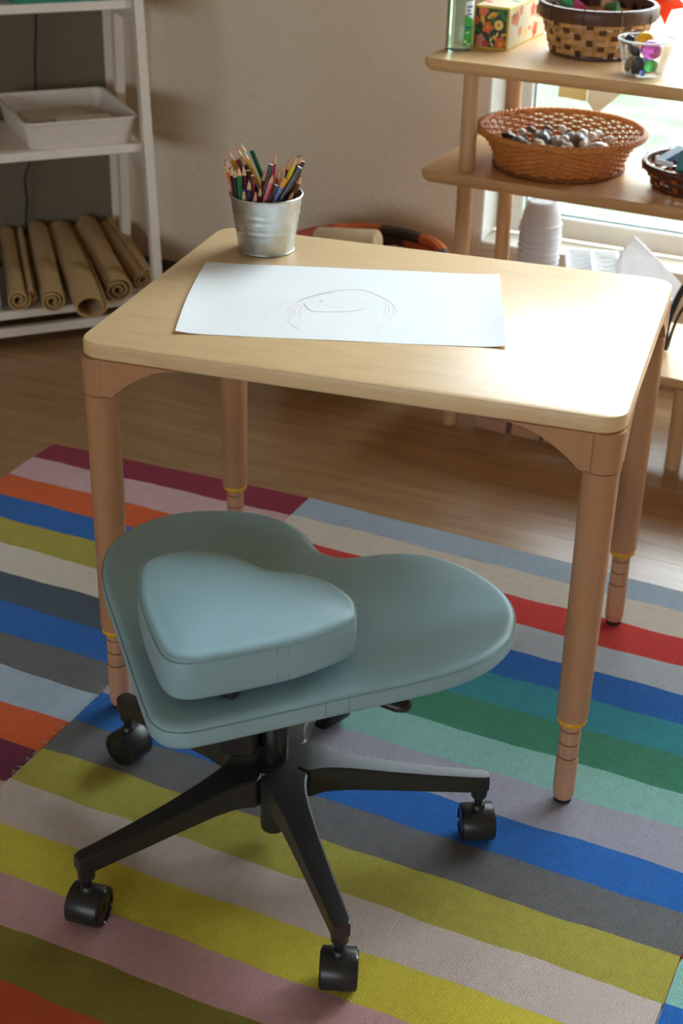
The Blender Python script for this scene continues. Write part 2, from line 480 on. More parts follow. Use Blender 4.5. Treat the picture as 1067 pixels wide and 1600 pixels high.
lefC = ['maroon', 'pale_pink', 'orange', 'blue', 'olive', 'cream', 'slate', 'blue', 'charcoal', 'light_blue', 'orange', 'plum', 'pink', 'moss', 'cream', 'teal']
rigB = [.808, .725, .64, .55, .467, .386, .303, .215, .135, .047, -.033, -.114, -.200, -.285, -.370, -.450]
rigC = ['yellow', 'slate', 'pale_pink', 'teal', 'orange', 'light_blue', 'olive', 'plum', 'cream', 'blue', 'maroon', 'mint', 'blue', 'orange', 'grey_blue']
def bow(x, y):
    t = max(0.0, (y-0.45)/0.36)
    d = x+0.03
    return -(0.05*max(0.0, -d)+0.022*max(0.0, d))*t*t
def wob(k, x, s): return 0.0016*math.sin(x*23+k*2.1+s)+0.0010*math.sin(x*61+k*3.7+s*2)
def column(x0, x1, bnd, cols, seed):
    n = max(4, int((x1-x0)/0.03))
    for k, cn in enumerate(cols):
        m = MB(); V = []; F = []
        for i in range(n+1):
            x = x0+(x1-x0)*i/n
            ja = 0.0012*math.sin(k*5+seed) if i in (0, n) else 0
            yt = bnd[k]+bow(x, bnd[k])+(wob(k, x, seed) if k else 0.5*wob(k, x, seed))
            yb = bnd[k+1]+bow(x, bnd[k+1])+wob(k+1, x, seed)
            xx = x+ja
            rows = 4
            for j in range(rows+1):
                yy = yb+(yt-yb)*j/rows
                edge = -0.0008 if j in (0, rows) else 0.0
                V.append((xx, yy, 0.0055+edge+0.0003*math.sin(xx*31+k)*math.sin(yy*40)))
            V.append((xx, yb, 0)); V.append((xx, yt, 0))
        q = rows+3
        for i in range(n):
            a, b = i*q, (i+1)*q
            for j in range(rows): F.append((a+j, b+j, b+j+1, a+j+1))
            F.append((a+rows+1, b+rows+1, b, a))
            F.append((a+rows, b+rows, b+rows+2, a+rows+2))
        for a, fl_ in ((0, 1), (n*q, 0)):
            loop = [a+j for j in range(rows+1)]+[a+rows+2, a+rows+1]
            F.append(tuple(loop if fl_ else loop[::-1]))
        V = [(x-0.2, y-0.1, z) for x, y, z in V]
        m.add(V, F)
        m.build('stripe', RC[cn], rug, True, 50)
column(-0.622, -0.0265, lefB, lefC, 0.3)
column(-0.0255, 0.957, midB, midC, 1.7)
column(0.958, 1.55, rigB, rigC, 2.9)
# loose threads along the seam between the two patches, and the stitched end edge
th = MB(); rnd = random.Random(3)
for i in range(70):
    y = rnd.uniform(-0.22, 0.16); x = -0.026+rnd.uniform(-0.003, 0.003)
    p = [(x-0.2, y-0.1, 0.006), (x-0.2+rnd.uniform(-.004, .004), y-0.1+rnd.uniform(-.004, .004), 0.0075), (x-0.2+rnd.uniform(-.006, .006), y-0.1+rnd.uniform(-.007, .007), 0.0063)]
    th.tube(p, 0.0003, 4)
tag(th.build('loose_threads', plain('thread', srgb(196, 190, 180), 0.9), rug), kind='stuff')

# ================================================================== table
TW, TD, TH_ = 0.76, 0.5624, 0.6267
a7 = R(7.5)
def t2r(x, y): return (math.cos(a7)*x-math.sin(a7)*y, math.sin(a7)*x+math.cos(a7)*y)
tx, ty = t2r(TW/2, TD/2)
table = thing('table', 'maple-topped rectangular table with turned adjustable legs', 'table', (tx, ty, 0), a7)
MB().prism(rrect(-TW/2, TW/2, -TD/2, TD/2, 0.034, 8), [(0.003, TH_-0.024), (0, TH_-0.021), (0, TH_-0.004), (0.0012, TH_-0.0012), (0.004, TH_)]).build('tabletop', M['maple_top'], table, True, 30)
ins = 0.0255
leg_prof = [(0.0135, 0.008), (0.0150, 0.011), (0.0158, 0.02), (0.0162, 0.076), (0.0158, 0.079), (0.0142, 0.081), (0.0142, 0.083), (0.0152, 0.085),
            (0.0154, 0.104), (0.0143, 0.1055), (0.0143, 0.107), (0.0154, 0.1085), (0.0154, 0.127), (0.0143, 0.1285), (0.0143, 0.130), (0.0156, 0.1315), (0.0160, 0.146)]
up_prof = [(0.0165, 0.1485), (0.0212, 0.1495), (0.0227, 0.154), (0.0234, 0.30), (0.0242, 0.48), (0.0248, 0.5445)]
ins_me = MB().lathe(leg_prof, 24).mesh('leg_insert', M['insert'], True, 30)
up_me = MB().lathe(up_prof, 28).mesh('leg', M['maple'], True, 30)
ring_me = MB().lathe([(0.0150, 0.1405), (0.0190, 0.1405), (0.0212, 0.1430), (0.0216, 0.1460), (0.0205, 0.1490), (0.0150, 0.1492)], 28).mesh('height_ring', M['yellow_ring'], True, 50)
groove_me = [MB().lathe([(0.0140, z-0.0006), (0.01475, z-0.0006), (0.01475, z+0.0006), (0.0140, z+0.0006)], 24).mesh('groove_line', M['groove'], True) for z in (0.082, 0.1062, 0.1292)]
foot_me = MB().lathe([(0.0115, 0.0), (0.0128, 0.001), (0.0132, 0.0085), (0.012, 0.009)], 20).mesh('rubber_foot', M['black_rubber'], True)
# corner bracket: round collar that runs into two arched gussets
br = MB().lathe([(0.0240, 0.5450), (0.0258, 0.5462), (0.0262, 0.575), (0.0262, TH_-0.0242)], 28)
for ax in (0, 1):
    zt_ = TH_-0.0242
    arch = [(0.012, 0.549)]+[(0.026+0.105*(k/10)**1.0, 0.549+0.053*math.sin(math.pi/2*k/10)**0.9) for k in range(0, 11)]
    poly = [(0.012, zt_)]+arch+[(0.131, zt_)]
    fr = [(-0.0255, p) for p in poly]; bk = [(-0.0045, p) for p in poly]
    ring0 = [(p[0], y_, p[1]) if ax == 0 else (y_, p[0], p[1]) for y_, p in fr]
    ring1 = [(p[0], y_, p[1]) if ax == 0 else (y_, p[0], p[1]) for y_, p in bk]
    br.loft([ring0, ring1] if ax == 0 else [ring1, ring0])
br_me = br.mesh('corner_bracket', M['maple'], True, 35)
for sx, sy, rz in ((-1, -1, 0), (1, -1, 90), (1, 1, 180), (-1, 1, 270)):
    lx, ly = sx*(TW/2-ins), sy*(TD/2-ins)
    def part(me, nm, par=table, loc=(lx, ly, 0), r=0.0):
        o = bpy.data.objects.new(nm, me); C.objects.link(o); o.parent = par; o.location = loc; o.rotation_euler = (0, 0, r); return o
    lg = part(up_me, 'leg')
    part(ins_me, 'leg_insert', lg, (0, 0, 0)); [part(q_, 'groove_line', lg, (0, 0, 0)) for q_ in groove_me]; part(ring_me, 'height_ring', lg, (0, 0, 0)); part(foot_me, 'rubber_foot', lg, (0, 0, 0))
    part(br_me, 'corner_bracket', table, (lx, ly, 0), R(rz))
# flecks of dried white paint near the far right corner
pf = MB(); rnd = random.Random(11)
for cx, cy, n in ((0.213, 0.262, 7), (0.235, 0.19, 6), (0.205, 0.165, 3), (0.29, 0.20, 1)):
    for i in range(n):
        x = cx+rnd.uniform(-.018, .018); y = cy+rnd.uniform(-.008, .008); l = rnd.uniform(.001, .006); q = rnd.uniform(.0004, .0011); a = rnd.uniform(-.5, .9)
        ca, sa = math.cos(a), math.sin(a)
        pf.add([(x+ca*u-sa*v, y+sa*u+ca*v, TH_+0.00025) for u, v in ((-l, 0), (0, -q), (l, 0), (0, q))], [(0, 1, 2, 3)])
tag(pf.build('paint_flecks', M['paint_fleck'], table), 'specks of dried white paint', kind='stuff')

# ================================================================== stool
CX, CY = 0.385, -0.145
stool = thing('stool', 'teal vinyl heart-shaped stool on black five-star caster base', 'stool', (CX, CY, 0))
def heart(half, n=4):
    left = [(-x, y) for x, y in half]
    loop = left+[(x, y) for x, y in reversed(half[1:-1])]
    return [(p[0], p[1]) for p in catmull([(x, y, 0) for x, y in loop], n, True)]
dx = 0.376-CX
seat_half = [(0, .050), (.020, .054), (.040, .070), (.066, .092), (.095, .107), (.13, .1145), (.170, .1095), (.213, .092), (.253, .063), (.281, .022), (.294, -.026),
             (.289, -.075), (.268, -.123), (.232, -.172), (.163, -.247), (.082, -.336), (.040, -.381), (.022, -.397), (0, -.404)]
pad_half = [(0, -.1475), (.018, -.145), (.040, -.1375), (.070, -.1365), (.100, -.1445), (.128, -.163), (.143, -.187), (.146, -.205), (.138, -.228), (.110, -.276), (.073, -.320), (.034, -.360), (.017, -.374), (0, -.379)]
def cushion(name, half, ctr, zb, zs, ztop, rb, edge, dome, puff=0.0):
    out = [(x+dx, y-CY) for x, y in heart(half)]
    cx, cy = dx, ctr[1]-CY
    rings = []
    for o, z in ((0.03, zb), (rb, zb)): rings.append([(x, y, z) for x, y in inset(out, o)])
    for k in range(1, 5):
        a = math.pi/2*k/4; rings.append([(x, y, zb+rb*(1-math.cos(a))) for x, y in inset(out, rb*(1-math.sin(a)))])
    if puff:
        for t in (0.3, 0.6): rings.append([(x, y, zb+rb+(zs-zb-rb)*t) for x, y in inset(out, -puff*math.sin(math.pi*t))])
    rings.append([(x, y, zs-0.002) for x, y in out]); rings.append([(x, y, zs) for x, y in inset(out, 0.0012)])
    for k in range(1, 6):
        a = math.pi/2*k/5
        rings.append([(x, y, zs+edge*0.55*math.sin(a)) for x, y in inset(out, 0.0012+edge*(1-math.cos(a)))])
    base = inset(out, 0.0012+edge); z0 = zs+edge*0.55
    for s_ in (0.93, 0.84, 0.72, 0.58, 0.42, 0.26, 0.12):
        rings.append([(cx+(x-cx)*s_, cy+(y-cy)*s_, z0+(ztop-z0)*(1-s_**2)**dome) for x, y in base])
    m = MB().loft(rings)
    o = m.build(name, M['vinyl'], stool, True, 60)
    cord = [(x, y, zs+0.0004) for x, y in inset(out, 0.0008)]
    MB().tube(cord, 0.0011, 6, True).build('seam', M['vinyl_seam'], o, True)
    return o, out
seat, so = cushion('seat', seat_half, (0.376, -0.10), 0.328, 0.3545, 0.3665, 0.010, 0.013, 0.8)
pad, po = cushion('heart_pad', pad_half, (0.376, -0.24), 0.381, 0.4355, 0.4515, 0.011, 0.014, 0.7, 0.0015)
# stitched upright seams on the long right flank of both cushions
for par, out, y0, zb, zs in ((seat, so, -0.262, 0.332, 0.3545), (pad, po, -0.298, 0.386, 0.4355)):
    for d in (0, 0.006):
        st = MB()
        best = min((p for p in out if p[0] > 0), key=lambda p: abs(p[1]-(y0-CY+d)))
        x, y = best
        st.tube([(x+0.0003+d*0.0, y-0.0003, zb+(zs-zb)*k/6) for k in range(7)], 0.0004, 5)
        st.build('side_stitch', M['vinyl_seam'], par)
# pad mount, seat plate, mechanism
MB().slab(dx+0.376-0.385-0.03+0.009, dx+0.03, -0.33-CY, -0.28-CY, 0.3655, 0.3815, 0.003).move(0.02, 0.0, 0).build('pad_mount', M['black_plastic'], stool)
MB().slab(-0.10, 0.10, -0.10, 0.10, 0.314, 0.3285, 0.003, 0.02).build('seat_plate', M['black_plastic'], stool)
mech = MB().slab(-0.027, 0.027, -0.03, 0.03, 0.165, 0.315, 0.006, 0.008)
mech.xf(Matrix.Translation((-0.040, -0.022, 0)) @ Matrix.Rotation(R(20), 4, 'Z'))
mech.build('mechanism', M['black_plastic'], stool, True)
MB().lathe([(0.0035, 0), (0.0035, 0.004), (0.002, 0.006)], 10).xf(Matrix.Translation((-0.006, -0.032, 0.295)) @ Matrix.Rotation(R(90), 4, 'X')).build('bolt', M['steel'], stool, True)
MB().lathe([(0.0205, 0.135), (0.0205, 0.20), (0.0195, 0.202), (0.0195, 0.3145)], 24).build('column', M['black_gloss'], stool, True)
MB().lathe([(0.010, 0.022), (0.0175, 0.0235), (0.0185, 0.03), (0.0195, 0.11)], 24).build('gas_cylinder', M['black_plastic'], stool, True)
lev = MB().tube([(0.03, 0.0, 0.306), (0.09, 0.004, 0.300), (0.14, 0.006, 0.291)], 0.0045, 8)
lev.build('lever', M['black_plastic'], stool, True)
pdl = MB().lathe([(0.004, -0.03), (0.011, -0.024), (0.014, -0.01), (0.014, 0.012), (0.010, 0.024), (0.004, 0.028)], 16)
pdl.xf(Matrix.Translation((0.165, 0.008, 0.286)) @ Matrix.Rotation(R(95), 4, 'Y') @ Matrix.Diagonal((0.75, 1.2, 1, 1)))
pdl.build('lever_knob', M['black_plastic'], stool, True)
MB().lathe([(0.030, 0.098), (0.036, 0.100), (0.042, 0.120), (0.042, 0.1435), (0.041, 0.1450), (0.021, 0.1456)], 30).build('hub', M['black_plastic'], stool, True, 50)
# five arms; each ring is a five-sided section with chamfered top
arm = MB(); rings = []
for r, wd, zt_, zb_ in ((0.016, 0.0230, 0.1456, 0.100), (0.030, 0.0436, 0.1454, 0.100), (0.044, 0.0638, 0.1450, 0.101), (0.050, 0.0655, 0.1446, 0.1015), (0.055, 0.0610, 0.1440, 0.1015), (0.061, 0.0553, 0.1434, 0.102), (0.070, 0.0492, 0.1422, 0.1022), (0.083, 0.0440, 0.1402, 0.1020), (0.105, 0.0385, 0.1366, 0.1010),
                   (0.16, 0.0320, 0.1270, 0.0965), (0.22, 0.0280, 0.1190, 0.0920), (0.268, 0.0255, 0.1140, 0.0890), (0.290, 0.0245, 0.1125, 0.0885), (0.298, 0.0180, 0.1110, 0.0900)):
    h = wd/2; cz = 0.003
    rings.append([(r, -h, zb_), (r, h, zb_), (r, h, zt_-cz), (r, h-cz, zt_-0.0006), (r, 0, zt_), (r, -h+cz, zt_-0.0006), (r, -h, zt_-cz)])
arm.loft([q[::-1] for q in rings][::-1] if False else rings)
arm.lathe([(0.0095, 0.072), (0.0112, 0.075), (0.0122, 0.09), (0.0122, 0.108)], 16, (0.286, 0, 0))
arm_me = arm.mesh('base_arm', M['black_plastic'], True, 24)
stem_me = MB().lathe([(0.0055, 0.047), (0.0055, 0.074)], 10).mesh('stem', M['black_gloss'], True)
def arc(r, a0, a1, n): return [(r*math.cos(R(a0+(a1-a0)*k/n)), r*math.sin(R(a0+(a1-a0)*k/n))) for k in range(n+1)]
# hood: shell covering the top and back of the twin wheels (wheel axis = local Y)
hood = MB()
o_, i_ = arc(0.0262, -25, 235, 20), arc(0.0230, 235, -25, 20)
sec = o_+i_
hood.loft([[(x, yy, 0.0250+z) for x, z in inset(sec, d)] for yy, d in ((-0.0205, 0.0008), (-0.019, 0), (0.019, 0), (0.0205, 0.0008))][::-1])
hood.box(-0.004, 0.004, -0.003, 0.003, 0.02, 0.046)
hood.lathe([(0.009, 0.044), (0.009, 0.053), (0.0065, 0.056)], 14)
hood_me = hood.mesh('caster', M['black_plastic'], True, 40)
wheel = MB().lathe([(0.006, -0.0), (0.0205, 0.0), (0.0232, 0.0015), (0.0240, 0.004), (0.0240, 0.0165), (0.0225, 0.0185), (0.0195, 0.0190), (0.0190, 0.0175), (0.008, 0.0180), (0.004, 0.0195)], 28)
wheel.xf(Matrix.Rotation(R(-90), 4, 'X'))
wheel_me = wheel.mesh('wheel', M['black_gloss'], True, 40)
for ang, wax in ((166.6, 258), (-119.8, 8), (-46.3, 22), (27.4, 30), (99.8, 70)):
    def put(me, nm, par, loc=(0, 0, 0), rz=0.0):
        o = bpy.data.objects.new(nm, me); C.objects.link(o); o.parent = par; o.location = loc; o.rotation_euler = (0, 0, rz); return o
    put(arm_me, 'base_arm', stool, (0, 0, 0), R(ang))
    px_, py_ = 0.286*math.cos(R(ang)), 0.286*math.sin(R(ang))
    ca = put(hood_me, 'caster', stool, (px_, py_, 0), R(wax-90)); ca.scale = (1.07, 1.07, 1.07)
    put(stem_me, 'stem', ca)
    w1 = put(wheel_me, 'wheel', ca, (0, 0.0035, 0.0245))
    w1 = put(wheel_me, 'wheel', ca, (0, -0.0035, 0.0245), R(180))

# ================================================================== on the table: drawing, pail, pencils
pap = thing('drawing_paper', 'large white sheet with a faint pink drawing on the table', 'paper', (0.2685, 0.3160, TH_), R(21.3))
pm = MB(); NX, NY = 24, 12; V = []
for j in range(NY+1):
    for i in range(NX+1):
        u, v = i/NX-0.5, j/NY-0.5
        curl = 0.0045*max(0, (abs(u)-0.40)/0.10)**2*(0.3+0.7*max(0, math.cos((v+0.2)*2.2)))+0.0008*max(0, -v-0.3)
        V.append((u*0.463-(0.004*math.sin((v+.5)*3.1) if i == 0 else 0), v*0.3075, 0.0004+curl+0.0002*math.sin(u*17+v*9)))
for q in range(len(V)): pass
F = [(j*(NX+1)+i, j*(NX+1)+i+1, (j+1)*(NX+1)+i+1, (j+1)*(NX+1)+i) for j in range(NY) for i in range(NX)]
n0 = len(V)
V += [(x, y, z-0.0003) for x, y, z in V]
F += [tuple(n0+k for k in reversed(f)) for f in list(F)]
edge = [i for i in range(NX+1)]+[j*(NX+1)+NX for j in range(1, NY+1)]+[NY*(NX+1)+i for i in range(NX-1, -1, -1)]+[j*(NX+1) for j in range(NY-1, 0, -1)]
F += [(edge[k], n0+edge[k], n0+edge[(k+1) % len(edge)], edge[(k+1) % len(edge)]) for k in range(len(edge))]
pm.add(V, F); pm.build('sheet', M['paper'], pap, True)
STROKES = [
[(0.2128, 0.2262), (0.2048, 0.2547), (0.2028, 0.2872), (0.2082, 0.313), (0.2203, 0.3366), (0.2351, 0.3549), (0.2539, 0.3706), (0.2726, 0.3753), (0.2941, 0.3675), (0.318, 0.3536), (0.3401, 0.3317), (0.352, 0.3124)],
[(0.2091, 0.2387), (0.2055, 0.2662), (0.2059, 0.2965), (0.2129, 0.3194), (0.2244, 0.3389)],
[(0.2187, 0.2222), (0.2055, 0.2662), (0.2054, 0.2924), (0.2176, 0.3259), (0.233, 0.3482)],
[(0.2249, 0.2148), (0.2157, 0.2459), (0.2106, 0.2689)],
[(0.228, 0.2237), (0.2172, 0.2504), (0.2117, 0.277)],
[(0.235, 0.2274), (0.2247, 0.2508), (0.2176, 0.2728)],
[(0.2233, 0.2105), (0.239, 0.1943), (0.2555, 0.1859)],
[(0.2153, 0.2827), (0.228, 0.2673), (0.2417, 0.26), (0.2652, 0.2691), (0.288, 0.285), (0.3041, 0.3048)],
[(0.3153, 0.3483), (0.3263, 0.3317), (0.3356, 0.3072), (0.3415, 0.285)],
[(0.3267, 0.3394), (0.3387, 0.3162), (0.3443, 0.2901)],
[(0.338, 0.3306), (0.347, 0.3097), (0.3473, 0.286)],
[(0.3498, 0.3148), (0.3543, 0.2812), (0.353, 0.2558), (0.3508, 0.2304)],
[(0.2307, 0.3039), (0.2361, 0.3023), (0.2322, 0.3062)],
[(0.2839, 0.3162), (0.2868, 0.3208), (0.2924, 0.3253)],
[(0.248, 0.2892), (0.2563, 0.2878), (0.269, 0.2932)],
[(0.1899, 0.2066), (0.1856, 0.2296), (0.1873, 0.2563), (0.1946, 0.2828)],
]
dm = MB(); ca, sa = math.cos(R(21.3)), math.sin(R(21.3))
for st in STROKES:
    pts = catmull([((x-0.2685)*ca+(y-0.3160)*sa, -(x-0.2685)*sa+(y-0.3160)*ca, 0.00075) for x, y in st], 4)
    dm.tube(pts, 0.0007, 4, flat=0.25)
tag(dm.build('crayon_lines', M['crayon'], pap), 'faint pink crayon lines of a rounded head', kind='stuff')

PX, PY = 0.048, 0.482
pail = thing('metal_pail', 'galvanised metal pail full of coloured pencils', 'pail', (PX, PY, TH_))
def pr(z): return 0.0445+0.0135*z/0.093
outp = [(0.030, 0.0012), (0.0425, 0.0), (0.0446, 0.001), (0.0449, 0.004)]
for z in [0.008, 0.030, 0.034, 0.0365, 0.039, 0.044, 0.0465, 0.049, 0.0515, 0.054, 0.060, 0.0635, 0.0665, 0.070, 0.085, 0.091]:
    bump = {0.0365: 0.0008, 0.0465: 0.0006, 0.0515: 0.0007, 0.0635: 0.0010}.get(z, 0)
    outp.append((pr(z)+bump, z))
inn = [(pr(z)-0.0012, z) for z in (0.091, 0.06, 0.03, 0.004)]+[(0.02, 0.0035)]
MB().lathe(outp+inn, 48).build('bucket', M['galv'], pail, True, 50)
MB().tube([(pr(0.092)*1.004*math.cos(2*math.pi*k/48), pr(0.092)*1.004*math.sin(2*math.pi*k/48), 0.092) for k in range(48)], 0.0018, 8, True).build('rim', M['galv'], pail, True)
MB().tube([(0.0449*math.cos(2*math.pi*k/48), 0.0449*math.sin(2*math.pi*k/48), 0.0016) for k in range(48)], 0.0014, 8, True).build('foot_ring', M['galv'], pail, True)

PCOL = dict(orange=(226, 106, 52), red=(214, 48, 46), black=(40, 34, 36), amber=(224, 150, 34), brown=(128, 76, 48), charcoal=(62, 54, 54), green=(34, 116, 70), darkgreen=(22, 84, 62),
            maroon=(112, 36, 48), aqua=(148, 216, 206), teal=(30, 130, 150), tan=(206, 164, 118), navy=(44, 46, 84), gold=(206, 166, 60), plum=(96, 34, 62), darkbrown=(72, 46, 42),
            pink=(230, 128, 136), redbrown=(122, 56, 48), blue=(50, 84, 190), cream=(222, 206, 158), crimson=(206, 36, 66), white=(234, 230, 230), magenta=(206, 48, 108),
            lilac=(206, 190, 196), yellow=(226, 206, 30), darkpurple=(66, 36, 56), periwinkle=(112, 130, 200))
PM = {k: plain('pencil_'+k, srgb(*v), 0.3, 0.03) for k, v in PCOL.items()}
PM['wood'] = wood('pencil_wood', srgb(222, 176, 132), (40, 40, 8), 0.6, 0.1)
PENCILS = [
    ((-0.0087, 0.4496, 0.7676), (0.0272, 0.4684, 0.6329), 'orange', 'red', 'p', 'orange pencil leaning furthest left in the metal pail'),
    ((-0.0184, 0.4666, 0.7684), (0.0268, 0.4901, 0.6321), 'black', 'black', 'p', 'black-tipped pencil behind the orange one at the left rim of the pail'),
    ((-0.0191, 0.4809, 0.7781), (0.0345, 0.5088, 0.6324), 'amber', 'red', 'p', 'amber pencil sharpened to a red tip in the left back of the pail'),
    ((0.0022, 0.448, 0.765), (0.0125, 0.4534, 0.6754), 'black', 'brown', 'p', 'thin black pencil squeezed between the orange and charcoal ones in the pail'),
    ((0.0141, 0.439, 0.7657), (0.0174, 0.4407, 0.714), 'charcoal', 'black', 'p', 'charcoal pencil with a bare wood point left of the dark green one'),
    ((0.0235, 0.4354, 0.7709), (0.0268, 0.4372, 0.702), 'green', 'darkgreen', 'p', 'bright green pencil standing point up at the front left of the pail'),
    ((0.0012, 0.4712, 0.7697), (0.0514, 0.4973, 0.6323), 'maroon', 'maroon', 'f', 'maroon pencil with its blunt end up behind the green pencil'),
    ((-0.0083, 0.491, 0.7824), (0.0377, 0.515, 0.6322), 'brown', 'red', 'p', 'red-tipped brown pencil just left of the tall aqua one'),
    ((-0.0012, 0.4857, 0.7927), (0.0635, 0.5194, 0.6419), 'aqua', 'teal', 'p', 'pale aqua pencil, the tallest one in the pail'),
    ((-0.0017, 0.4809, 0.7783), (0.0383, 0.5018, 0.6322), 'tan', 'tan', 'p', 'plain tan pencil with a pale point behind the maroon blunt end'),
    ((0.007, 0.4765, 0.7754), (0.0591, 0.5036, 0.6323), 'navy', 'brown', 'p', 'navy pencil with a long wood point beside the gold one'),
    ((0.0103, 0.4759, 0.7831), (0.0725, 0.5083, 0.6322), 'gold', 'tan', 'p', 'gold pencil lying along the underside of the pale aqua one'),
    ((0.0131, 0.4976, 0.7806), (0.0595, 0.5218, 0.6496), 'darkgreen', 'darkgreen', 'f', 'long dark green pencil with its flat end up and leaning left'),
    ((0.0263, 0.4459, 0.7688), (0.0333, 0.4495, 0.6321), 'plum', 'tan', 'p', 'plum pencil with a rounded wood point near the front of the pail'),
    ((0.0283, 0.4582, 0.759), (0.0243, 0.4561, 0.6321), 'darkbrown', 'red', 'f', 'dark brown pencil with a red core showing in its cut end'),
    ((0.0417, 0.4359, 0.751), (0.0413, 0.4357, 0.684), 'navy', 'pink', 'p', 'short navy pencil with a pinkish point at the front of the pail'),
    ((0.0433, 0.4457, 0.7559), (0.0428, 0.4454, 0.632), 'redbrown', 'red', 'f', 'red-brown pencil with its flat end up at the front of the pail'),
    ((0.0343, 0.4326, 0.7365), (0.035, 0.4329, 0.71), 'tan', 'blue', 'p', 'tiny blue-tipped wooden point just above the pail rim'),
    ((0.0542, 0.4356, 0.7344), (0.0506, 0.4337, 0.6941), 'cream', 'tan', 'p', 'cream wooden point barely rising over the middle of the pail rim'),
    ((0.0473, 0.4771, 0.7561), (0.0388, 0.4727, 0.6323), 'maroon', 'crimson', 'p', 'maroon pencil with a crimson point left of the white-ended charcoal one'),
    ((0.0568, 0.446, 0.7404), (0.0491, 0.442, 0.6383), 'plum', 'red', 'p', 'stubby plum pencil with a small red tip low in the middle of the pail'),
    ((0.0691, 0.4592, 0.7735), (0.0382, 0.4431, 0.6397), 'charcoal', 'white', 'f', 'charcoal pencil with a white flat end and gold lettering in the middle'),
    ((0.0534, 0.5029, 0.7775), (0.0386, 0.4951, 0.6326), 'magenta', 'pink', 'p', 'magenta pencil with a hot pink tip rising in the middle of the pail'),
    ((0.0746, 0.4552, 0.761), (0.0456, 0.4402, 0.6521), 'pink', 'red', 'p', 'light pink pencil beside the white-ended charcoal one'),
    ((0.068, 0.4857, 0.7599), (0.0541, 0.4784, 0.6327), 'red', 'red', 'p', 'red pencil with a long wood point in the middle right of the pail'),
    ((0.0716, 0.4988, 0.7645), (0.0549, 0.4901, 0.6329), 'lilac', 'tan', 'p', 'pale lilac pencil with a bare wood point left of the yellow one'),
    ((0.0698, 0.5181, 0.7669), (0.0524, 0.5091, 0.6329), 'maroon', 'red', 'p', 'maroon pencil with a red tip behind the yellow one'),
    ((0.0917, 0.5003, 0.7776), (0.044, 0.4754, 0.633), 'yellow', 'yellow', 'p', 'bright yellow pencil leaning right in the pail'),
    ((0.0842, 0.5234, 0.7758), (0.0464, 0.5037, 0.6329), 'darkpurple', 'black', 'p', 'dark purple pencil with a black lead at the right back of the pail'),
    ((0.0861, 0.5311, 0.7753), (0.052, 0.5134, 0.6322), 'black', 'brown', 'p', 'black pencil with a brown wood point, topmost at the right rim'),
    ((0.107, 0.4834, 0.7688), (0.0384, 0.4477, 0.6324), 'charcoal', 'white', 'f', 'thick black pencil with a white flat end leaning far right'),
    ((0.0968, 0.5164, 0.7689), (0.0542, 0.4942, 0.6324), 'black', 'white', 'f', 'slim black pencil with its flat end up, furthest right in the pail'),
    ((0.0987, 0.5062, 0.75), (0.063, 0.4876, 0.6321), 'redbrown', 'red', 'p', 'red-brown pencil with a red tip resting on the right rim'),
    ((0.0809, 0.454, 0.7438), (0.0514, 0.4387, 0.6628), 'darkbrown', 'white', 'f', 'short brown pencil with a pale flat end at the front of the pail'),
    ((0.0897, 0.4654, 0.7514), (0.0437, 0.4414, 0.6446), 'periwinkle', 'amber', 'c', 'periwinkle blue pencil with an amber cap at the front right'),
    ((0.0943, 0.4881, 0.7269), (0.0541, 0.4672, 0.6328), 'tan', 'tan', 'p', 'small tan wooden point peeking over the right side of the rim'),
]
for tip, bot, body, lead, kind, label in PENCILS:
    A, B = Vector(tip), Vector(bot)
    ax = (A-B); L = ax.length; ax.normalize()
    r = 0.0047 if 'thick' in label else (0.0033 if ('slim' in label or 'thin' in label) else 0.0039)
    o = thing('coloured_pencil', label, 'pencil', tuple(B), 0, 'pencils in the metal pail')
    o.rotation_mode = 'QUATERNION'; o.rotation_quaternion = ax.to_track_quat('Z', 'Y')
    cone = 0.0 if kind != 'p' else min(0.0150, L*0.6)
    ns = 12 if kind == 'c' or 'thick' in label or 'white flat' in label else 6
    Lb = L-cone
    if kind == 'p':
        MB().lathe([(r*0.8, 0), (r, 0.0005), (r, Lb)], ns).build('barrel', PM[body], o)
        MB().lathe([(r*0.99, Lb), (r*0.36, Lb+cone*0.72)], 10).build('wood_point', PM['wood'], o, True)
        MB().lathe([(r*0.36, Lb+cone*0.72), (r*0.10, L)], 8).build('lead', PM[lead], o, True)
    elif kind == 'f':
        MB().lathe([(r*0.8, 0), (r, 0.0005), (r, L-0.0008), (r*0.9, L-0.0002)], ns).build('barrel', PM[body], o)
        MB().lathe([(r*0.86, L-0.0005), (r*0.86, L)], 10).build('cut_end', PM['white' if lead == 'white' else 'wood'], o)
        MB().lathe([(r*0.34, L-0.0003), (r*0.34, L+0.0003)], 8).build('lead', PM['pink' if lead == 'white' else lead], o)
        if 'gold lettering' in label or 'thick' in label:
            gs = MB().box(-0.0012, 0.0012, -r-0.0003, -r+0.001, L-0.055, L-0.022)
            gs.xf(Matrix.Rotation(R(0 if 'gold' in label else 40), 4, 'Z')).build('gold_print', PM['gold'], o)
    else:
        MB().lathe([(r*0.8, 0), (r, 0.0005), (r, L-0.013)], ns).build('barrel', PM[body], o)
        MB().lathe([(r*1.04, L-0.013), (r*1.04, L-0.001), (r*0.9, L)], ns).build('cap', PM[lead], o, True)

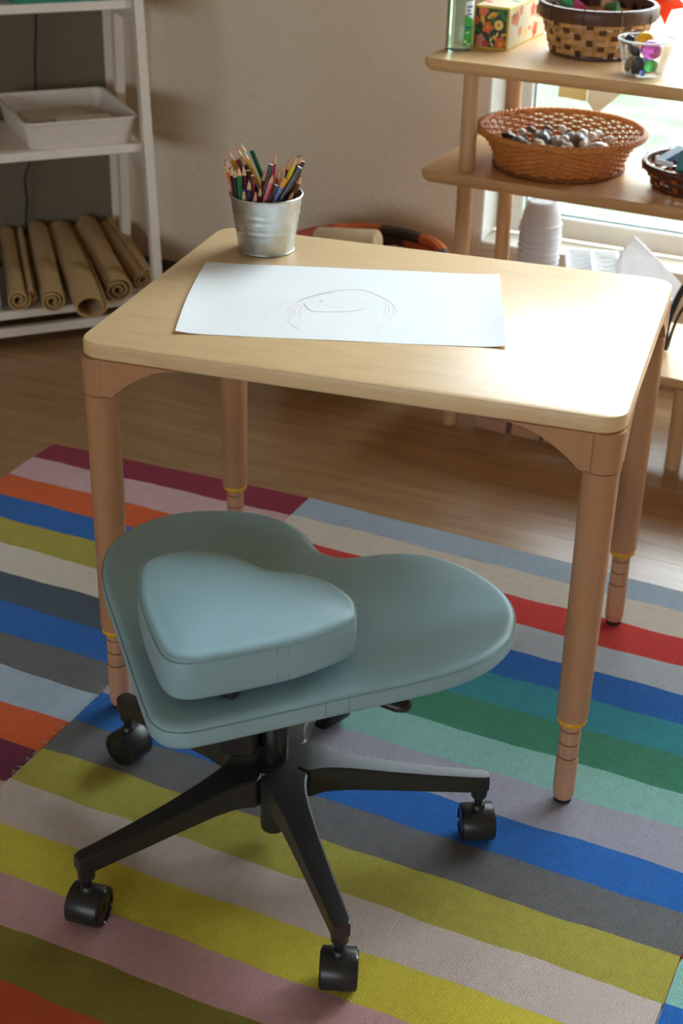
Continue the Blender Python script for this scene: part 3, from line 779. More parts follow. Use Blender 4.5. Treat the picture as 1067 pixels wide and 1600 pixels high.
# ================================================================== right shelf by the window
SR = R(-1.5)
shelf = thing('window_shelf', 'birch three-board open shelf standing before the window', 'shelf', (0.008, 1.240, FLOOR), SR)
def s2w(x, y): return (0.008+math.cos(SR)*x-math.sin(SR)*y, 1.240+math.sin(SR)*x+math.cos(SR)*y)
ZT, ZM, ZB = 0.800, 0.572, 0.206
for z, y0 in ((ZT, -0.012), (ZM, 0.0), (ZB, 0.045)):
    q = z-FLOOR
    MB().prism(rrect(0, 1.30, y0, 0.365, 0.022, 6), [(0.012, q-0.026), (0.004, q-0.020), (0, q-0.012), (0, q-0.003), (0.002, q)]).build('board', M['shelf_wood'], shelf, True, 28)
lr = 0.0168
for lx, ly in ((0.086, 0.050), (0.086, 0.305), (1.21, 0.050), (1.21, 0.305)):
    MB().lathe([(lr*0.9, 0), (lr, 0.003), (lr, ZB-FLOOR-0.026)], 20, (lx, ly, 0)).build('leg', M['shelf_leg'], shelf, True)
    MB().lathe([(lr, ZB-FLOOR), (lr, ZM-FLOOR-0.026)], 20, (lx, ly, 0), False, False).build('leg', M['shelf_leg'], shelf, True)
    MB().lathe([(lr, ZM-FLOOR), (lr, ZT-FLOOR-0.026)], 20, (lx, ly, 0), False, False).build('leg', M['shelf_leg'], shelf, True)
for lx, ly in ((0.590, 0.070), (0.590, 0.305)):
    MB().lathe([(lr*0.9, 0), (lr, 0.003), (lr, ZB-FLOOR-0.026)], 20, (lx, ly, 0)).build('leg', M['shelf_leg'], shelf, True)

# ---- hand gel bottle
def gel(name, col, rough=0.05, trans=0.8):
    m = Mat(name)
    m.set(Roughness=rough, IOR=1.33)
    m.b.inputs['Transmission Weight'].default_value = trans
    v = m.coords(); n = m.noise(v, 40, 2)
    m.link(m.ramp(n, [(0.3, sc(col, 0.95)), (0.7, sc(col, 1.04))]), m.b.inputs['Base Color'])
    return m.m
bt = thing('gel_bottle', 'clear green hand gel bottle on the top board corner', 'bottle', (0.045, 1.333, ZT))
MB().lathe([(0.0225, 0.0), (0.0255, 0.002), (0.0265, 0.006), (0.0265, 0.105), (0.0255, 0.114), (0.018, 0.128), (0.0125, 0.133), (0.0125, 0.140)], 32).build('bottle_body', gel('green_gel', srgb(206, 244, 220), 0.06, 0.9), bt, True)
MB().lathe([(0.0145, 0.138), (0.0145, 0.155), (0.012, 0.157), (0.004, 0.158), (0.004, 0.175)], 20).build('pump_collar', M['white_plastic'], bt, True)
MB().slab(-0.008, 0.030, -0.007, 0.007, 0.175, 0.186, 0.003).build('pump_head', M['white_plastic'], bt)
def patch(r, a0, a1, z0, z1, n=14, zf=None):
    m = MB(); V = []
    for i in range(n+1):
        a = R(a0+(a1-a0)*i/n)
        zl = z0 if zf is None else z0+zf(i/n)
        V += [(r*math.cos(a), r*math.sin(a), zl), (r*math.cos(a), r*math.sin(a), z1)]
    m.add(V, [(2*i, 2*i+2, 2*i+3, 2*i+1) for i in range(n)])
    return m
lab = patch(0.0268, -48, 42, 0.012, 0.098).build('label', plain('green_label', srgb(72, 176, 78), 0.45, 0.06), bt, True)
patch(0.0270, -48, 42, 0.058, 0.0985, 14, lambda t: 0.016*(1-t)**1.5).build('label_white', plain('white_label', srgb(236, 240, 240), 0.45, 0.02), lab, True)
bl = plain('blue_print', srgb(64, 84, 160), 0.5)
for z0, z1, a0, a1 in ((0.086, 0.0895, -40, -8), (0.079, 0.0825, -40, -22), (0.072, 0.0755, -40, -14), (0.046, 0.0495, -44, -8)):
    patch(0.0272, a0, a1, z0, z1, 6).build('label_line', bl, lab)
wl = plain('white_print', srgb(226, 240, 226), 0.5)
for z0, z1, a0, a1 in ((0.037, 0.0395, -42, -20), (0.018, 0.024, -44, -36), (0.014, 0.0165, -32, -10)):
    patch(0.0272, a0, a1, z0, z1, 6).build('label_line', wl, lab)

# ---- flowered card box
bw, bd, bh = 0.0755, 0.272, 0.084
box = thing('flowered_box', 'yellow-edged box printed with orange flowers on dark green', 'box', (0.0985, 1.372, ZT), R(-1))
MB().slab(-bw/2, bw/2, 0, bd, 0, bh, 0.001).build('box_body', plain('yellow_card', srgb(214, 186, 52), 0.4, 0.05), box)
dk = plain('dark_green_print', srgb(40, 62, 44), 0.4, 0.1)
MB().box(-bw/2+0.004, bw/2-0.004, -0.0003, 0.0005, 0.004, bh-0.004).build('end_panel', dk, box)
MB().box(bw/2-0.0005, bw/2+0.0003, 0.004, bd-0.004, 0.004, bh-0.004).build('side_panel', plain('cream_print', srgb(226, 214, 180), 0.4, 0.06), box)
MB().box(-bw/2+0.004, bw/2-0.004, 0.004, bd-0.004, bh-0.0005, bh+0.0003).build('top_panel', plain('cream_print_top', srgb(228, 206, 176), 0.4, 0.06), box)
FC = dict(o=plain('flower_orange', srgb(222, 98, 46), 0.45), c=plain('flower_cream', srgb(238, 204, 110), 0.45), y=plain('flower_yellow', srgb(222, 164, 46), 0.45),
          g=plain('leaf_green', srgb(44, 120, 64), 0.45), r=plain('flower_red', srgb(190, 62, 36), 0.45), p=plain('flower_pink', srgb(222, 140, 112), 0.45))
def disc_pts(kind, r, n=20, a=0.0):
    if kind == 'flower': return [(r*(0.86+0.14*math.cos(5*t))*math.cos(t+a), r*(0.86+0.14*math.cos(5*t))*math.sin(t+a)) for t in [2*math.pi*k/30 for k in range(30)]]
    if kind == 'leaf': return [(r*math.cos(t)*math.cos(a)-0.42*r*math.sin(t)*abs(math.sin(t))*math.sin(a), r*math.cos(t)*math.sin(a)+0.42*r*math.sin(t)*abs(math.sin(t))*math.cos(a)) for t in [2*math.pi*k/16 for k in range(16)]]
    return [(r*math.cos(2*math.pi*k/n), r*math.sin(2*math.pi*k/n)) for k in range(n)]
def print_on(face, cx, cy, kind, r, col, lvl=1, a=0.0):
    pts = disc_pts(kind, r, 20, a); e = 0.0003+0.00012*lvl
    if face == 'end':
        q = [(min(bw/2-0.004, max(-bw/2+0.004, cx+x)), -e, min(bh-0.004, max(0.004, cy+y))) for x, y in pts]
    elif face == 'side':
        q = [(bw/2+e, min(bd-0.004, max(0.004, cx+x)), min(bh-0.004, max(0.004, cy+y))) for x, y in pts]
    else:
        q = [(min(bw/2-0.004, max(-bw/2+0.004, cx+x)), min(bd-0.004, max(0.004, cy+y)), bh+e) for x, y in pts]
    MB().add(q, [tuple(range(len(q)))]).build('printed_flower' if kind != 'leaf' else 'printed_leaf', FC[col], box)
for d in [('end', -0.007, 0.043, 'flower', 0.0135, 'o', 1), ('end', -0.007, 0.043, 'disc', 0.004, 'y', 2), ('end', 0.0165, 0.049, 'disc', 0.0100, 'c', 1), ('end', 0.0165, 0.049, 'disc', 0.0026, 'r', 2),
          ('end', -0.018, 0.074, 'flower', 0.012, 'o', 1), ('end', 0.003, 0.067, 'leaf', 0.0145, 'y', 1, 0.5), ('end', 0.017, 0.074, 'leaf', 0.012, 'g', 1, 0.1), ('end', 0.029, 0.064, 'leaf', 0.013, 'g', 1, -0.6),
          ('end', -0.019, 0.058, 'leaf', 0.011, 'y', 1, 1.8), ('end', -0.032, 0.055, 'flower', 0.009, 'o', 1), ('end', 0.022, 0.014, 'flower', 0.014, 'o', 1), ('end', 0.022, 0.012, 'disc', 0.0045, 'y', 2),
          ('end', -0.022, 0.019, 'flower', 0.011, 'p', 1), ('end', -0.011, 0.009, 'flower', 0.009, 'r', 1), ('end', -0.024, 0.008, 'disc', 0.008, 'p', 2), ('end', 0.002, 0.020, 'leaf', 0.006, 'c', 1, 1.0), ('end', 0.009, 0.024, 'leaf', 0.006, 'c', 1, 2.0),
          ('end', 0.014, 0.030, 'leaf', 0.006, 'c', 1, 1.1), ('end', 0.004, 0.010, 'leaf', 0.006, 'c', 1, 2.2), ('end', 0.028, 0.031, 'leaf', 0.007, 'y', 1, 0.3), ('end', -0.028, 0.036, 'leaf', 0.009, 'g', 1, 2.4), ('end', 0.004, 0.058, 'leaf', 0.009, 'g', 1, 1.9), ('end', -0.002, 0.026, 'disc', 0.0018, 'r', 1)]:
    print_on(*d)
rnd = random.Random(5)
for i in range(16):
    print_on('side', rnd.uniform(0.02, bd-0.02), rnd.uniform(0.012, bh-0.012), rnd.choice(['flower', 'flower', 'leaf']), rnd.uniform(0.010, 0.018), rnd.choice('oocygp'), 1, rnd.uniform(0, 3))
for i in range(12):
    print_on('top', rnd.uniform(-0.03, 0.03), rnd.uniform(0.015, bd-0.02), rnd.choice(['flower', 'leaf']), rnd.uniform(0.008, 0.015), rnd.choice('oocygp'), 1, rnd.uniform(0, 3))

# ---- basket makers
def ring_strip(rf, zf, half, thick, n, fz=None):
    """closed band: rf(a) radius, centre height zf(a), half height, thickness"""
    rings = []
    for i in range(n):
        a = 2*math.pi*i/n; r = rf(a); z = zf(a); c_, s_ = math.cos(a), math.sin(a)
        rings.append([((r-thick)*c_, (r-thick)*s_, z-half), (r*c_, r*s_, z-half*0.92), ((r+thick*0.35)*c_, (r+thick*0.35)*s_, z), (r*c_, r*s_, z+half*0.92), ((r-thick)*c_, (r-thick)*s_, z+half)])
    rings.append(rings[0])
    return MB().loft(rings, False, False)
SPL_L = [wood('splint_light_%d' % i, srgb(*c), (8, 8, 40), 0.5, 0.22) for i, c in enumerate([(188, 140, 80), (178, 128, 70), (198, 152, 92)])]
SPL_D = wood('splint_dark', srgb(86, 54, 36), (30, 30, 6), 0.45, 0.25)
def splint_basket(name, label, loc, rb, rt, h, nst, nrow, rimh, light, dark, sw, amp=0.0026, every=3, rot=0.0):
    o = thing(name, label, 'basket', loc, rot)
    RR = lambda z: rb+(rt-rb)*(z/h)**0.8
    MB().lathe([(rb*0.2, 0.004), (rb-0.002, 0.004), (rb-0.002, 0.007), (rb*0.2, 0.007)], 32).build('base', dark, o, True)
    MB().tube([((rb+0.002)*math.cos(2*math.pi*k/48), (rb+0.002)*math.sin(2*math.pi*k/48), 0.004) for k in range(48)], 0.004, 6, True).build('base_ring', dark, o, True)
    for i in range(nst):
        a = 2*math.pi*(i+0.5)/nst; m = MB(); rings = []
        for k in range(9):
            z = 0.003+(h-0.006)*k/8; r = RR(z); wd = sw*(r/rt)/2
            c_, s_ = math.cos(a), math.sin(a); tx_, ty_ = -s_*wd, c_*wd
            rings.append([((r-0.0007)*c_-tx_, (r-0.0007)*s_-ty_, z), ((r+0.0009)*c_-tx_, (r+0.0009)*s_-ty_, z), ((r+0.0009)*c_+tx_, (r+0.0009)*s_+ty_, z), ((r-0.0007)*c_+tx_, (r-0.0007)*s_+ty_, z)])
        m.loft(rings); m.build('stake', dark, o, True, 30)
    bandh = (h-rimh-0.006)/nrow
    for j in range(nrow):
        z = 0.008+bandh*(j+0.5)
        def rf(a, j=j, z=z):
            t = a/(2*math.pi)*nst
            i = int(math.floor(t)) % nst
            inside = ((i+j) % every == 0)
            f = t-math.floor(t)
            w_ = math.sin(math.pi*f)**0.5
            return RR(z)+(-amp if inside else amp)*w_+0.0002
        ring_strip(rf, lambda a, j=j, z=z: z+0.0008*math.sin(3*a+j*2), bandh*0.47, 0.0012, nst*8).build('weaver', light[j % len(light)], o, True, 40)
    rm = MB().lathe([(rt-0.006, h-rimh), (rt+0.003, h-rimh), (rt+0.005, h-rimh*0.6), (rt+0.005, h-0.004), (rt+0.002, h), (rt-0.006, h), (rt-0.007, h-rimh*0.5)], 64, cap0=False, cap1=False)
    rm.f.append(()) if False else None
    rm.build('rim', dark, o, True, 50)
    ls = MB()
    for i in range(10):
        a = 2*math.pi*i/10+0.2; c_, s_ = math.cos(a), math.sin(a)
        ls.tube([((rt+0.0055)*c_, (rt+0.0055)*s_, h-rimh), ((rt+0.0065)*c_, (rt+0.0065)*s_, h-rimh/2), ((rt+0.001)*c_, (rt+0.001)*s_, h+0.001), ((rt-0.007)*c_, (rt-0.007)*s_, h-rimh/2)], 0.0016, 5)
    tag(ls.build('lashing', dark, o, True), kind='stuff')
    return o
bx_, by_ = 0.296, 1.452
splint_basket('splint_basket', 'brown woven splint basket holding folded papers on top board', (bx_, by_, ZT), 0.086, 0.116, 0.100, 26, 6, 0.028, SPL_L, SPL_D, 0.015, rot=0.15)
# folded papers in it
def folded(name, label, cat, loc, rot, a, b, ang, mat, group):
    m = MB(); c_, s_ = math.cos(ang), math.sin(ang); t = 0.0006
    V = [(0, 0, 0), (a*c_, a*s_, 0), (a*0.5*c_, a*0.5*s_, b), (0, 0, b*1.1), (a*c_, -a*s_, 0), (a*0.55*c_, -a*0.55*s_, b*0.9)]
    W = [(x-t, y, z) for x, y, z in V]
    m.add(V+W, [(0, 1, 2, 3), (0, 3, 5, 4), (6, 9, 8, 7), (6, 10, 11, 9), (1, 0, 6, 7), (2, 1, 7, 8), (3, 2, 8, 9), (5, 3, 9, 11), (4, 5, 11, 10), (0, 4, 10, 6)])
    o = m.build(name, mat, None, loc=loc, rot=rot)
    return tag(o, label, cat, group)
def pc(n, c): return plain('paper_'+n, srgb(*c), 0.7, 0.05)
for (n, c, dx_, dy_, rot_, a, b, lb) in (
        ('mauve', (190, 116, 130), -0.01, -0.055, (0.3, 0.2, 0.5), 0.06, 0.085, 'mauve folded paper standing at the front of the splint basket'),
        ('leaf_green', (70, 120, 60), 0.03, -0.04, (0.2, 0.1, 2.0), 0.06, 0.090, 'leaf-green folded paper in the splint basket'),
        ('magenta', (206, 70, 130), -0.045, -0.03, (-0.2, 0.2, 1.0), 0.05, 0.088, 'magenta folded paper on the left in the splint basket'),
        ('russet', (176, 106, 76), 0.05, -0.01, (0.1, 0.35, 2.6), 0.05, 0.086, 'russet folded paper in the right of the splint basket'),
        ('mint', (90, 170, 120), -0.06, 0.02, (0.2, -0.3, 0.1), 0.05, 0.086, 'mint folded paper at the left back of the splint basket'),
        ('brown', (110, 62, 54), 0.045, 0.045, (0.1, 0.2, 3.6), 0.06, 0.085, 'dark brown folded paper at the back of the splint basket'),
        ('tan', (196, 150, 118), 0.0, 0.03, (-0.1, 0.1, 1.3), 0.07, 0.085, 'tan folded paper in the centre of the splint basket')):
    folded('folded_paper', lb, 'paper', (bx_+dx_, by_+dy_, ZT+0.012), rot_, a, b, 0.6, pc(n, c), 'folded papers in the splint basket')

# ---- pebble maker
def blob(radii, seed, n=12, rough=0.08):
    rnd_ = random.Random(seed); ph = [rnd_.uniform(0, 6.28) for _ in range(6)]
    m = MB(); rings = []
    for j in range(1, n//2+2):
        th_ = math.pi*j/(n//2+2); ring = []
        for i in range(n):
            p_ = 2*math.pi*i/n
            k = 1+rough*(math.sin(2*p_+ph[0]+th_)+0.6*math.sin(3*th_+ph[1]+p_)+0.4*math.sin(3*p_+ph[2]))
            ring.append((radii[0]*k*math.sin(th_)*math.cos(p_), radii[1]*k*math.sin(th_)*math.sin(p_), -radii[2]*k*math.cos(th_)))
        rings.append(ring)
    return m.loft(rings)
def pebble(name, label, cat, loc, radii, rot, mat, group, seed, rough=0.08):
    o = blob(radii, seed, 14, rough).build(name, mat, None, True, 80, loc, rot)
    return tag(o, label, cat, group)

# ---- clear cup with coloured stones
ccx, ccy = 0.437, 1.302
cup = thing('clear_cup', 'clear plastic cup of stones and glass at the top board edge', 'cup', (ccx, ccy, ZT))
cr0, cr1, ch = 0.0385, 0.053, 0.066
MB().lathe([(cr0*0.1, 0.0008), (cr0-0.002, 0.0008), (cr0, 0.002), (cr1, ch), (cr1-0.0007, ch), (cr0-0.0012, 0.003), (cr0*0.1, 0.0022)], 40).build('cup_wall', clear('clear_plastic', (0.97, 0.98, 0.98, 1), 0.55), cup, True)
MB().tube([((cr1+0.001)*math.cos(2*math.pi*k/40), (cr1+0.001)*math.sin(2*math.pi*k/40), ch) for k in range(40)], 0.0019, 8, True).build('cup_rim', thin('clear_rim', (0.93, 0.95, 0.96, 1), 0.5, 0.2), cup, True)
st_dark = plain('dark_stone', srgb(62, 58, 62), 0.45, 0.12); st_dark2 = plain('brown_stone', srgb(88, 76, 72), 0.5, 0.12)
gl_purple = gel('purple_glass', srgb(226, 110, 214), 0.12, 0.5); gl_orange = gel('amber_glass', srgb(250, 184, 50), 0.12, 0.4); gl_green = gel('green_glass', srgb(90, 206, 116), 0.12, 0.6); gl_blue = gel('blue_glass', srgb(120, 150, 220), 0.08)
def cupstone(dx_, dy_, dz, radii, rot, mat, label, seed, rough=0.06):
    # offsets: along the board, away from the viewer, up
    pebble('cup_stone', label, 'stone', (ccx+dx_, ccy+dy_, ZT+dz), radii, rot, mat, 'stones in the clear cup', seed, rough)
cupstone(0.014, -0.012, 0.049, (0.0200, 0.0185, 0.0180), (0, 0.2, 0.4), gl_purple, 'round purple glass stone resting high in the clear cup', 1, 0.02)
cupstone(-0.006, 0.016, 0.062, (0.0160, 0.015, 0.0140), (0.3, 0, 0.2), gl_orange, 'amber glass stone topping the clear cup', 2, 0.02)
cupstone(-0.007, -0.022, 0.019, (0.0125, 0.0085, 0.0175), (0, 0.15, 0.3), st_dark, 'large dark oval stone at the front of the clear cup', 3)
cupstone(-0.027, -0.010, 0.018, (0.0070, 0.009, 0.0150), (0, 0.30, 0.5), st_dark2, 'brownish stone against the left wall of the clear cup', 4)
cupstone(-0.020, -0.006, 0.043, (0.0150, 0.010, 0.0095), (0, 0.5, 0.2), st_dark, 'slanted dark stone in the middle of the clear cup', 5)
cupstone(-0.036, 0.012, 0.058, (0.0100, 0.010, 0.0110), (0.2, 0.6, 0), st_dark, 'black stone poking over the left rim of the clear cup', 6)
cupstone(0.016, -0.012, 0.019, (0.0150, 0.011, 0.012), (0, -0.3, 0.6), gl_green, 'green glass lump low in the right of the clear cup', 7)
cupstone(0.006, -0.031, 0.0085, (0.006, 0.006, 0.006), (0, 0, 0), gl_blue, 'small violet-blue marble at the bottom of the clear cup', 8, 0.0)
cupstone(-0.004, 0.018, 0.016, (0.012, 0.011, 0.013), (0, 0.4, 1.2), gl_blue, 'pale blue glass piece at the back of the clear cup', 9)

# ---- round wicker basket of shells
WK = wood('wicker', srgb(206, 130, 62), (30, 30, 30), 0.42, 0.25); WKD = wood('wicker_foot', srgb(150, 84, 38), (30, 30, 30), 0.45, 0.25)
wx, wy = 0.256, 1.405
wick = thing('wicker_basket', 'round orange-brown wicker basket of shells on middle board', 'basket', (wx, wy, ZM))
def wr_(z):
    t = z/0.078
    return 0.131+0.004*t+0.036*t**2.2
NS = 46
wv = MB()
rows = 13
for j in range(rows):
    z = 0.012+(0.062)*j/(rows-1); n = NS*4
    path = []
    for i in range(n):
        a = 2*math.pi*i/n
        r = wr_(z)+0.0030*math.cos(NS/2*a+math.pi*(j % 2))
        path.append((r*math.cos(a), r*math.sin(a), z))
    wv.tube(path, 0.0028, 5, True)
tag(wv.build('weave', WK, wick, True, 80), kind='stuff')
sk = MB()
for i in range(NS):
    a = 2*math.pi*(i+0.0)/NS
    sk.tube([(wr_(z)*math.cos(a), wr_(z)*math.sin(a), z) for z in (0.004, 0.02, 0.04, 0.055, 0.066, 0.076)], 0.0024, 5)
tag(sk.build('stakes', WK, wick, True, 80), kind='stuff')
def braid(R0, z0, amp, rad, turns, strands, n):
    m = MB()
    for s_ in range(strands):
        path = []
        for i in range(n):
            a = 2*math.pi*i/n; p_ = turns*a+2*math.pi*s_/strands
            r = R0+amp*math.cos(p_)
            path.append((r*math.cos(a), r*math.sin(a), z0+amp*math.sin(p_)))
        m.tube(path, rad, 6, True)
    return m
tag(braid(wr_(0.076)+0.002, 0.077, 0.0038, 0.0040, 30, 3, 240).build('rim_braid', WK, wick, True, 80), kind='stuff')
tag(braid(0.134, 0.0065, 0.0028, 0.0030, 26, 2, 200).build('foot_braid', WKD, wick, True, 80), kind='stuff')
fb = MB()
for k in range(20):
    rr_ = 0.006+k*0.0064
    fb.tube([(rr_*math.cos(2*math.pi*i/48), rr_*math.sin(2*math.pi*i/48), 0.0085+0.0008*math.cos(12*2*math.pi*i/48+k*math.pi)) for i in range(48)], 0.0033, 5, True)
tag(fb.build('woven_floor', WK, wick, True, 80), kind='stuff')
SH = {n: plain('shell_'+n, srgb(*c), rg, 0.1, 60) for n, c, rg in (('white', (236, 230, 222), .4), ('grey', (150, 154, 160), .35), ('black', (44, 44, 52), .3), ('brown', (112, 90, 74), .4), ('cream', (222, 204, 176), .45), ('blue_grey', (120, 134, 152), .25), ('green', (150, 160, 84), .4))}
zf_ = ZM+0.0125
special = [((-0.100, -0.030), (0.024, 0.011, 0.010), 'black', 'black mussel shell at the left in the wicker basket'), ((-0.078, -0.052), (0.020, 0.010, 0.012), 'blue_grey', 'blue-grey shell tilted beside the black mussel shell'),
           ((-0.035, 0.0), (0.026, 0.014, 0.013), 'blue_grey', 'long silvery stone in the middle of the wicker basket'), ((0.0, -0.085), (0.015, 0.013, 0.012), 'cream', 'round cream pebble near the front of the wicker basket'),
           ((0.030, -0.080), (0.017, 0.013, 0.011), 'green', 'olive green pebble at the front of the wicker basket'), ((-0.028, -0.062), (0.016, 0.013, 0.014), 'white', 'round white pebble above the dark ones at the front left'),
           ((0.040, 0.01), (0.026, 0.018, 0.016), 'brown', 'mottled brown shell in the middle of the wicker basket'), ((0.090, -0.02), (0.028, 0.016, 0.014), 'white', 'long white shell at the right of the wicker basket')]
taken = []
for i, ((px_, py_), rd, cn, lb) in enumerate(special):
    zz = zf_+0.040
    taken.append((px_, py_, 0.02))
    pebble('sea_shell' if 'shell' in lb else 'pebble', lb, 'shell' if 'shell' in lb else 'pebble', (wx+px_, wy+py_, zz), rd, (0.2*math.sin(i*3), 0.3*math.cos(i*2), i*0.9), SH[cn], 'shells and pebbles in the wicker basket', 40+i)
rnd = random.Random(21); cnt = 0
pl = {'white': 'small white pebble among the shells in the wicker basket', 'grey': 'small grey pebble among the shells in the wicker basket', 'black': 'small black pebble among the shells in the wicker basket',
      'brown': 'small brown pebble among the shells in the wicker basket', 'cream': 'small cream pebble among the shells in the wicker basket'}
placed = []
for tries in range(2000):
    if cnt >= 66: break
    a, r = rnd.uniform(0, 6.283), 0.112*math.sqrt(rnd.random())
    x, y = r*math.cos(a), r*math.sin(a); lay = 0 if cnt < 24 else (1 if cnt < 46 else 2)
    if any((x-q[0])**2+(y-q[1])**2 < 0.021**2 for q in placed if q[2] == lay): continue
    if lay == 2 and any((x-q[0])**2+(y-q[1])**2 < 0.022**2 for q in taken): continue
    placed.append((x, y, lay)); cnt += 1
    cn = rnd.choice(['white', 'white', 'white', 'cream', 'grey', 'grey', 'black', 'brown'])
    if x > 0.03 and rnd.random() < 0.75: cn = 'white'
    side = ['right', 'back right', 'back', 'back left', 'left', 'front left', 'front', 'front right'][int(((math.degrees(a)+22.5) % 360)//45)]
    side = ('by the %s rim' % side) if r > 0.085 else ('%s of the middle' % side if r > 0.04 else 'in the very middle')
    where = {0: 'low down', 1: 'halfway up', 2: 'on top'}[lay]
    rd = (rnd.uniform(.009, .0135), rnd.uniform(.008, .0115), rnd.uniform(.007, .0095))
    pebble('pebble', 'small %s pebble %s %s of the wicker basket' % (cn, where, side), 'pebble', (wx+x, wy+y, zf_+0.009+lay*0.0165), rd, (rnd.uniform(-.4, .4), rnd.uniform(-.4, .4), rnd.uniform(0, 3)), SH[cn], 'shells and pebbles in the wicker basket', 100+cnt)

# ---- dark basket of blue blocks
dbx, dby = 0.553, 1.392
DK2 = wood('dark_reed', srgb(84, 46, 32), (20, 20, 20), 0.35, 0.25); OR2 = wood('orange_reed', srgb(176, 92, 50), (30, 30, 6), 0.4, 0.2)
db = splint_basket('reed_basket', 'dark brown low basket of blue wooden blocks on middle board', (dbx, dby, ZM), 0.086, 0.112, 0.052, 22, 3, 0.014, [DK2, DK2, DK2], OR2, 0.012, 0.0022, 2, 0.3)
for ch_ in db.children:
    if ch_.name.split('.')[0] in ('rim', 'lashing', 'base_ring'): ch_.data.materials[0] = DK2
def block(label, cx, cy, cz, sx_, sy_, sz_, rot, col, grp='blue blocks in the dark basket'):
    m = MB().slab(-sx_/2, sx_/2, -sy_/2, sy_/2, -sz_/2, sz_/2, 0.0012)
    o = m.build('wooden_block', plain('paint_'+label.split()[0]+'_block', srgb(*col), 0.45, 0.05), None, loc=(cx, cy, cz), rot=rot)
    return tag(o, label, 'block', grp)
block('slate-blue flat wooden block leaning at the left of the dark basket', dbx-0.062, dby+0.005, ZM+0.055, 0.060, 0.028, 0.012, (0, R(-22), R(50)), (96, 132, 164))
block('white flat wooden block at the front left of the dark basket', dbx-0.064, dby-0.045, ZM+0.052, 0.036, 0.022, 0.010, (R(-12), R(10), R(10)), (226, 236, 240))
block('teal wooden block standing on end in the dark basket', dbx-0.020, dby-0.060, ZM+0.059, 0.030, 0.012, 0.042, (R(-15), R(8), R(20)), (74, 138, 158))
block('bright blue wooden slab across the middle of the dark basket', dbx+0.010, dby+0.022, ZM+0.051, 0.080, 0.050, 0.014, (R(28), R(0), R(15)), (10, 136, 214))
block('deep blue wooden slab at the bottom of the dark basket', dbx+0.006, dby-0.020, ZM+0.018, 0.100, 0.070, 0.014, (0, 0, R(30)), (26, 110, 178))
block('pale wooden block on the right of the dark basket', dbx+0.030, dby-0.058, ZM+0.051, 0.040, 0.020, 0.012, (R(10), 0, R(0)), (150, 196, 214))
pebble('pebble', 'pinkish grey pebble at the left rim of the dark basket', 'pebble', (dbx-0.084, dby+0.002, ZM+0.043), (0.013, 0.012, 0.010), (0, 0, 0), SH['cream'], 'blue blocks in the dark basket', 77)

# ---- small yellow-brown fruit-like knob at the frame edge on the top board
pebble('wooden_bead', 'small brown wooden bead on the top board right of the clear cup', 'bead', (0.530, 1.335, ZT+0.008), (0.009, 0.009, 0.008), (0, 0, 0), plain('bead_brown', srgb(150, 92, 48), 0.4), None, 78, 0.02)

# ---- lowest board: stack of cups, box with tray, bag, black band
cupp = [(0.0440, 0.0), (0.0476, 0.0010), (0.0484, 0.0035), (0.0474, 0.0058), (0.0436, 0.0070), (0.0405, 0.030), (0.0325, 0.0545), (0.0315, 0.0555), (0.0290, 0.0550), (0.0285, 0.0515), (0.003, 0.0512)]
def flut(m): return m
cup_me = MB().lathe(cupp+[(0.003, 0.0500), (0.0295, 0.0500), (0.0392, 0.030), (0.0430, 0.001)], 40).mesh('paper_cup', M['white_foam'], True, 30)
ords = ['topmost', 'second', 'third', 'fourth', 'fifth', 'sixth', 'seventh', 'eighth', 'ninth', 'tenth', 'eleventh', 'twelfth', 'thirteenth', 'fourteenth', 'fifteenth', 'bottom']
for k in range(16):
    o = bpy.data.objects.new('paper_cup', cup_me); C.objects.link(o)
    z = ZB+0.0128*k
    o.location = (0.188+0.0008*math.sin(k*2.1), 1.545+0.0008*math.cos(k*1.7), z)
    i = 15-k
    tag(o, ('white paper cup, topmost of the upturned stack by the window' if i == 0 else 'white paper cup, bottom of the upturned stack by the window' if i == 15 else 'white paper cup, %s from the top of the upturned stack' % ords[i]), 'cup', 'upturned stack of paper cups')
bxo = thing('card_box', 'white box under the white sectioned tray on the lowest board', 'box', (0.318, 1.555, ZB), R(18))
MB().slab(-0.058, 0.058, -0.088, 0.088, 0, 0.088, 0.0015).build('carton', plain('white_card', srgb(226, 220, 222), 0.6, 0.03), bxo)
MB().slab(-0.059, 0.059, -0.089, 0.089, 0.0745, 0.0935, 0.001).build('lid', plain('white_card_lid', srgb(232, 228, 230), 0.6, 0.03), bxo)
tr = thing('sectioned_tray', 'white plastic tray with two rows of hollows', 'tray', (0.312, 1.560, ZB+0.0935), R(18))
tm = MB(); tw, tl, tz = 0.060, 0.096, 0.026
tm.prism(rrect(-tw+0.006, tw-0.006, -tl+0.006, tl-0.006, 0.008, 3), [(0.0, 0.0), (-0.004, 0.006)])
tm.build('tray_floor', M['white_plastic'], tr)
for q in ((-tw, tw, -tl, -tl+0.006), (-tw, tw, tl-0.006, tl), (-tw, -tw+0.006, -tl+0.006, tl-0.006), (tw-0.006, tw, -tl+0.006, tl-0.006), (-0.004, 0.004, -tl+0.006, tl-0.006)):
    MB().slab(q[0], q[1], q[2], q[3], 0.004, tz, 0.0018).build('tray_wall', M['white_plastic'], tr)
for sx_ in (-1, 1):
    for k in range(1, 6):
        y = -tl+0.006+(2*tl-0.012)*k/6
        x0, x1 = (-tw+0.006, -0.004) if sx_ < 0 else (0.004, tw-0.006)
        n = 8; top = [(x0+(x1-x0)*i/n, tz-0.003-0.010*math.sin(math.pi*i/n)) for i in range(n+1)]
        poly = [(x0, 0.005)]+[(x1, 0.005)]+top[::-1]
        MB().loft([[(x, y+0.0012, z) for x, z in poly], [(x, y-0.0012, z) for x, z in poly]]).build('divider', M['white_plastic'], tr)
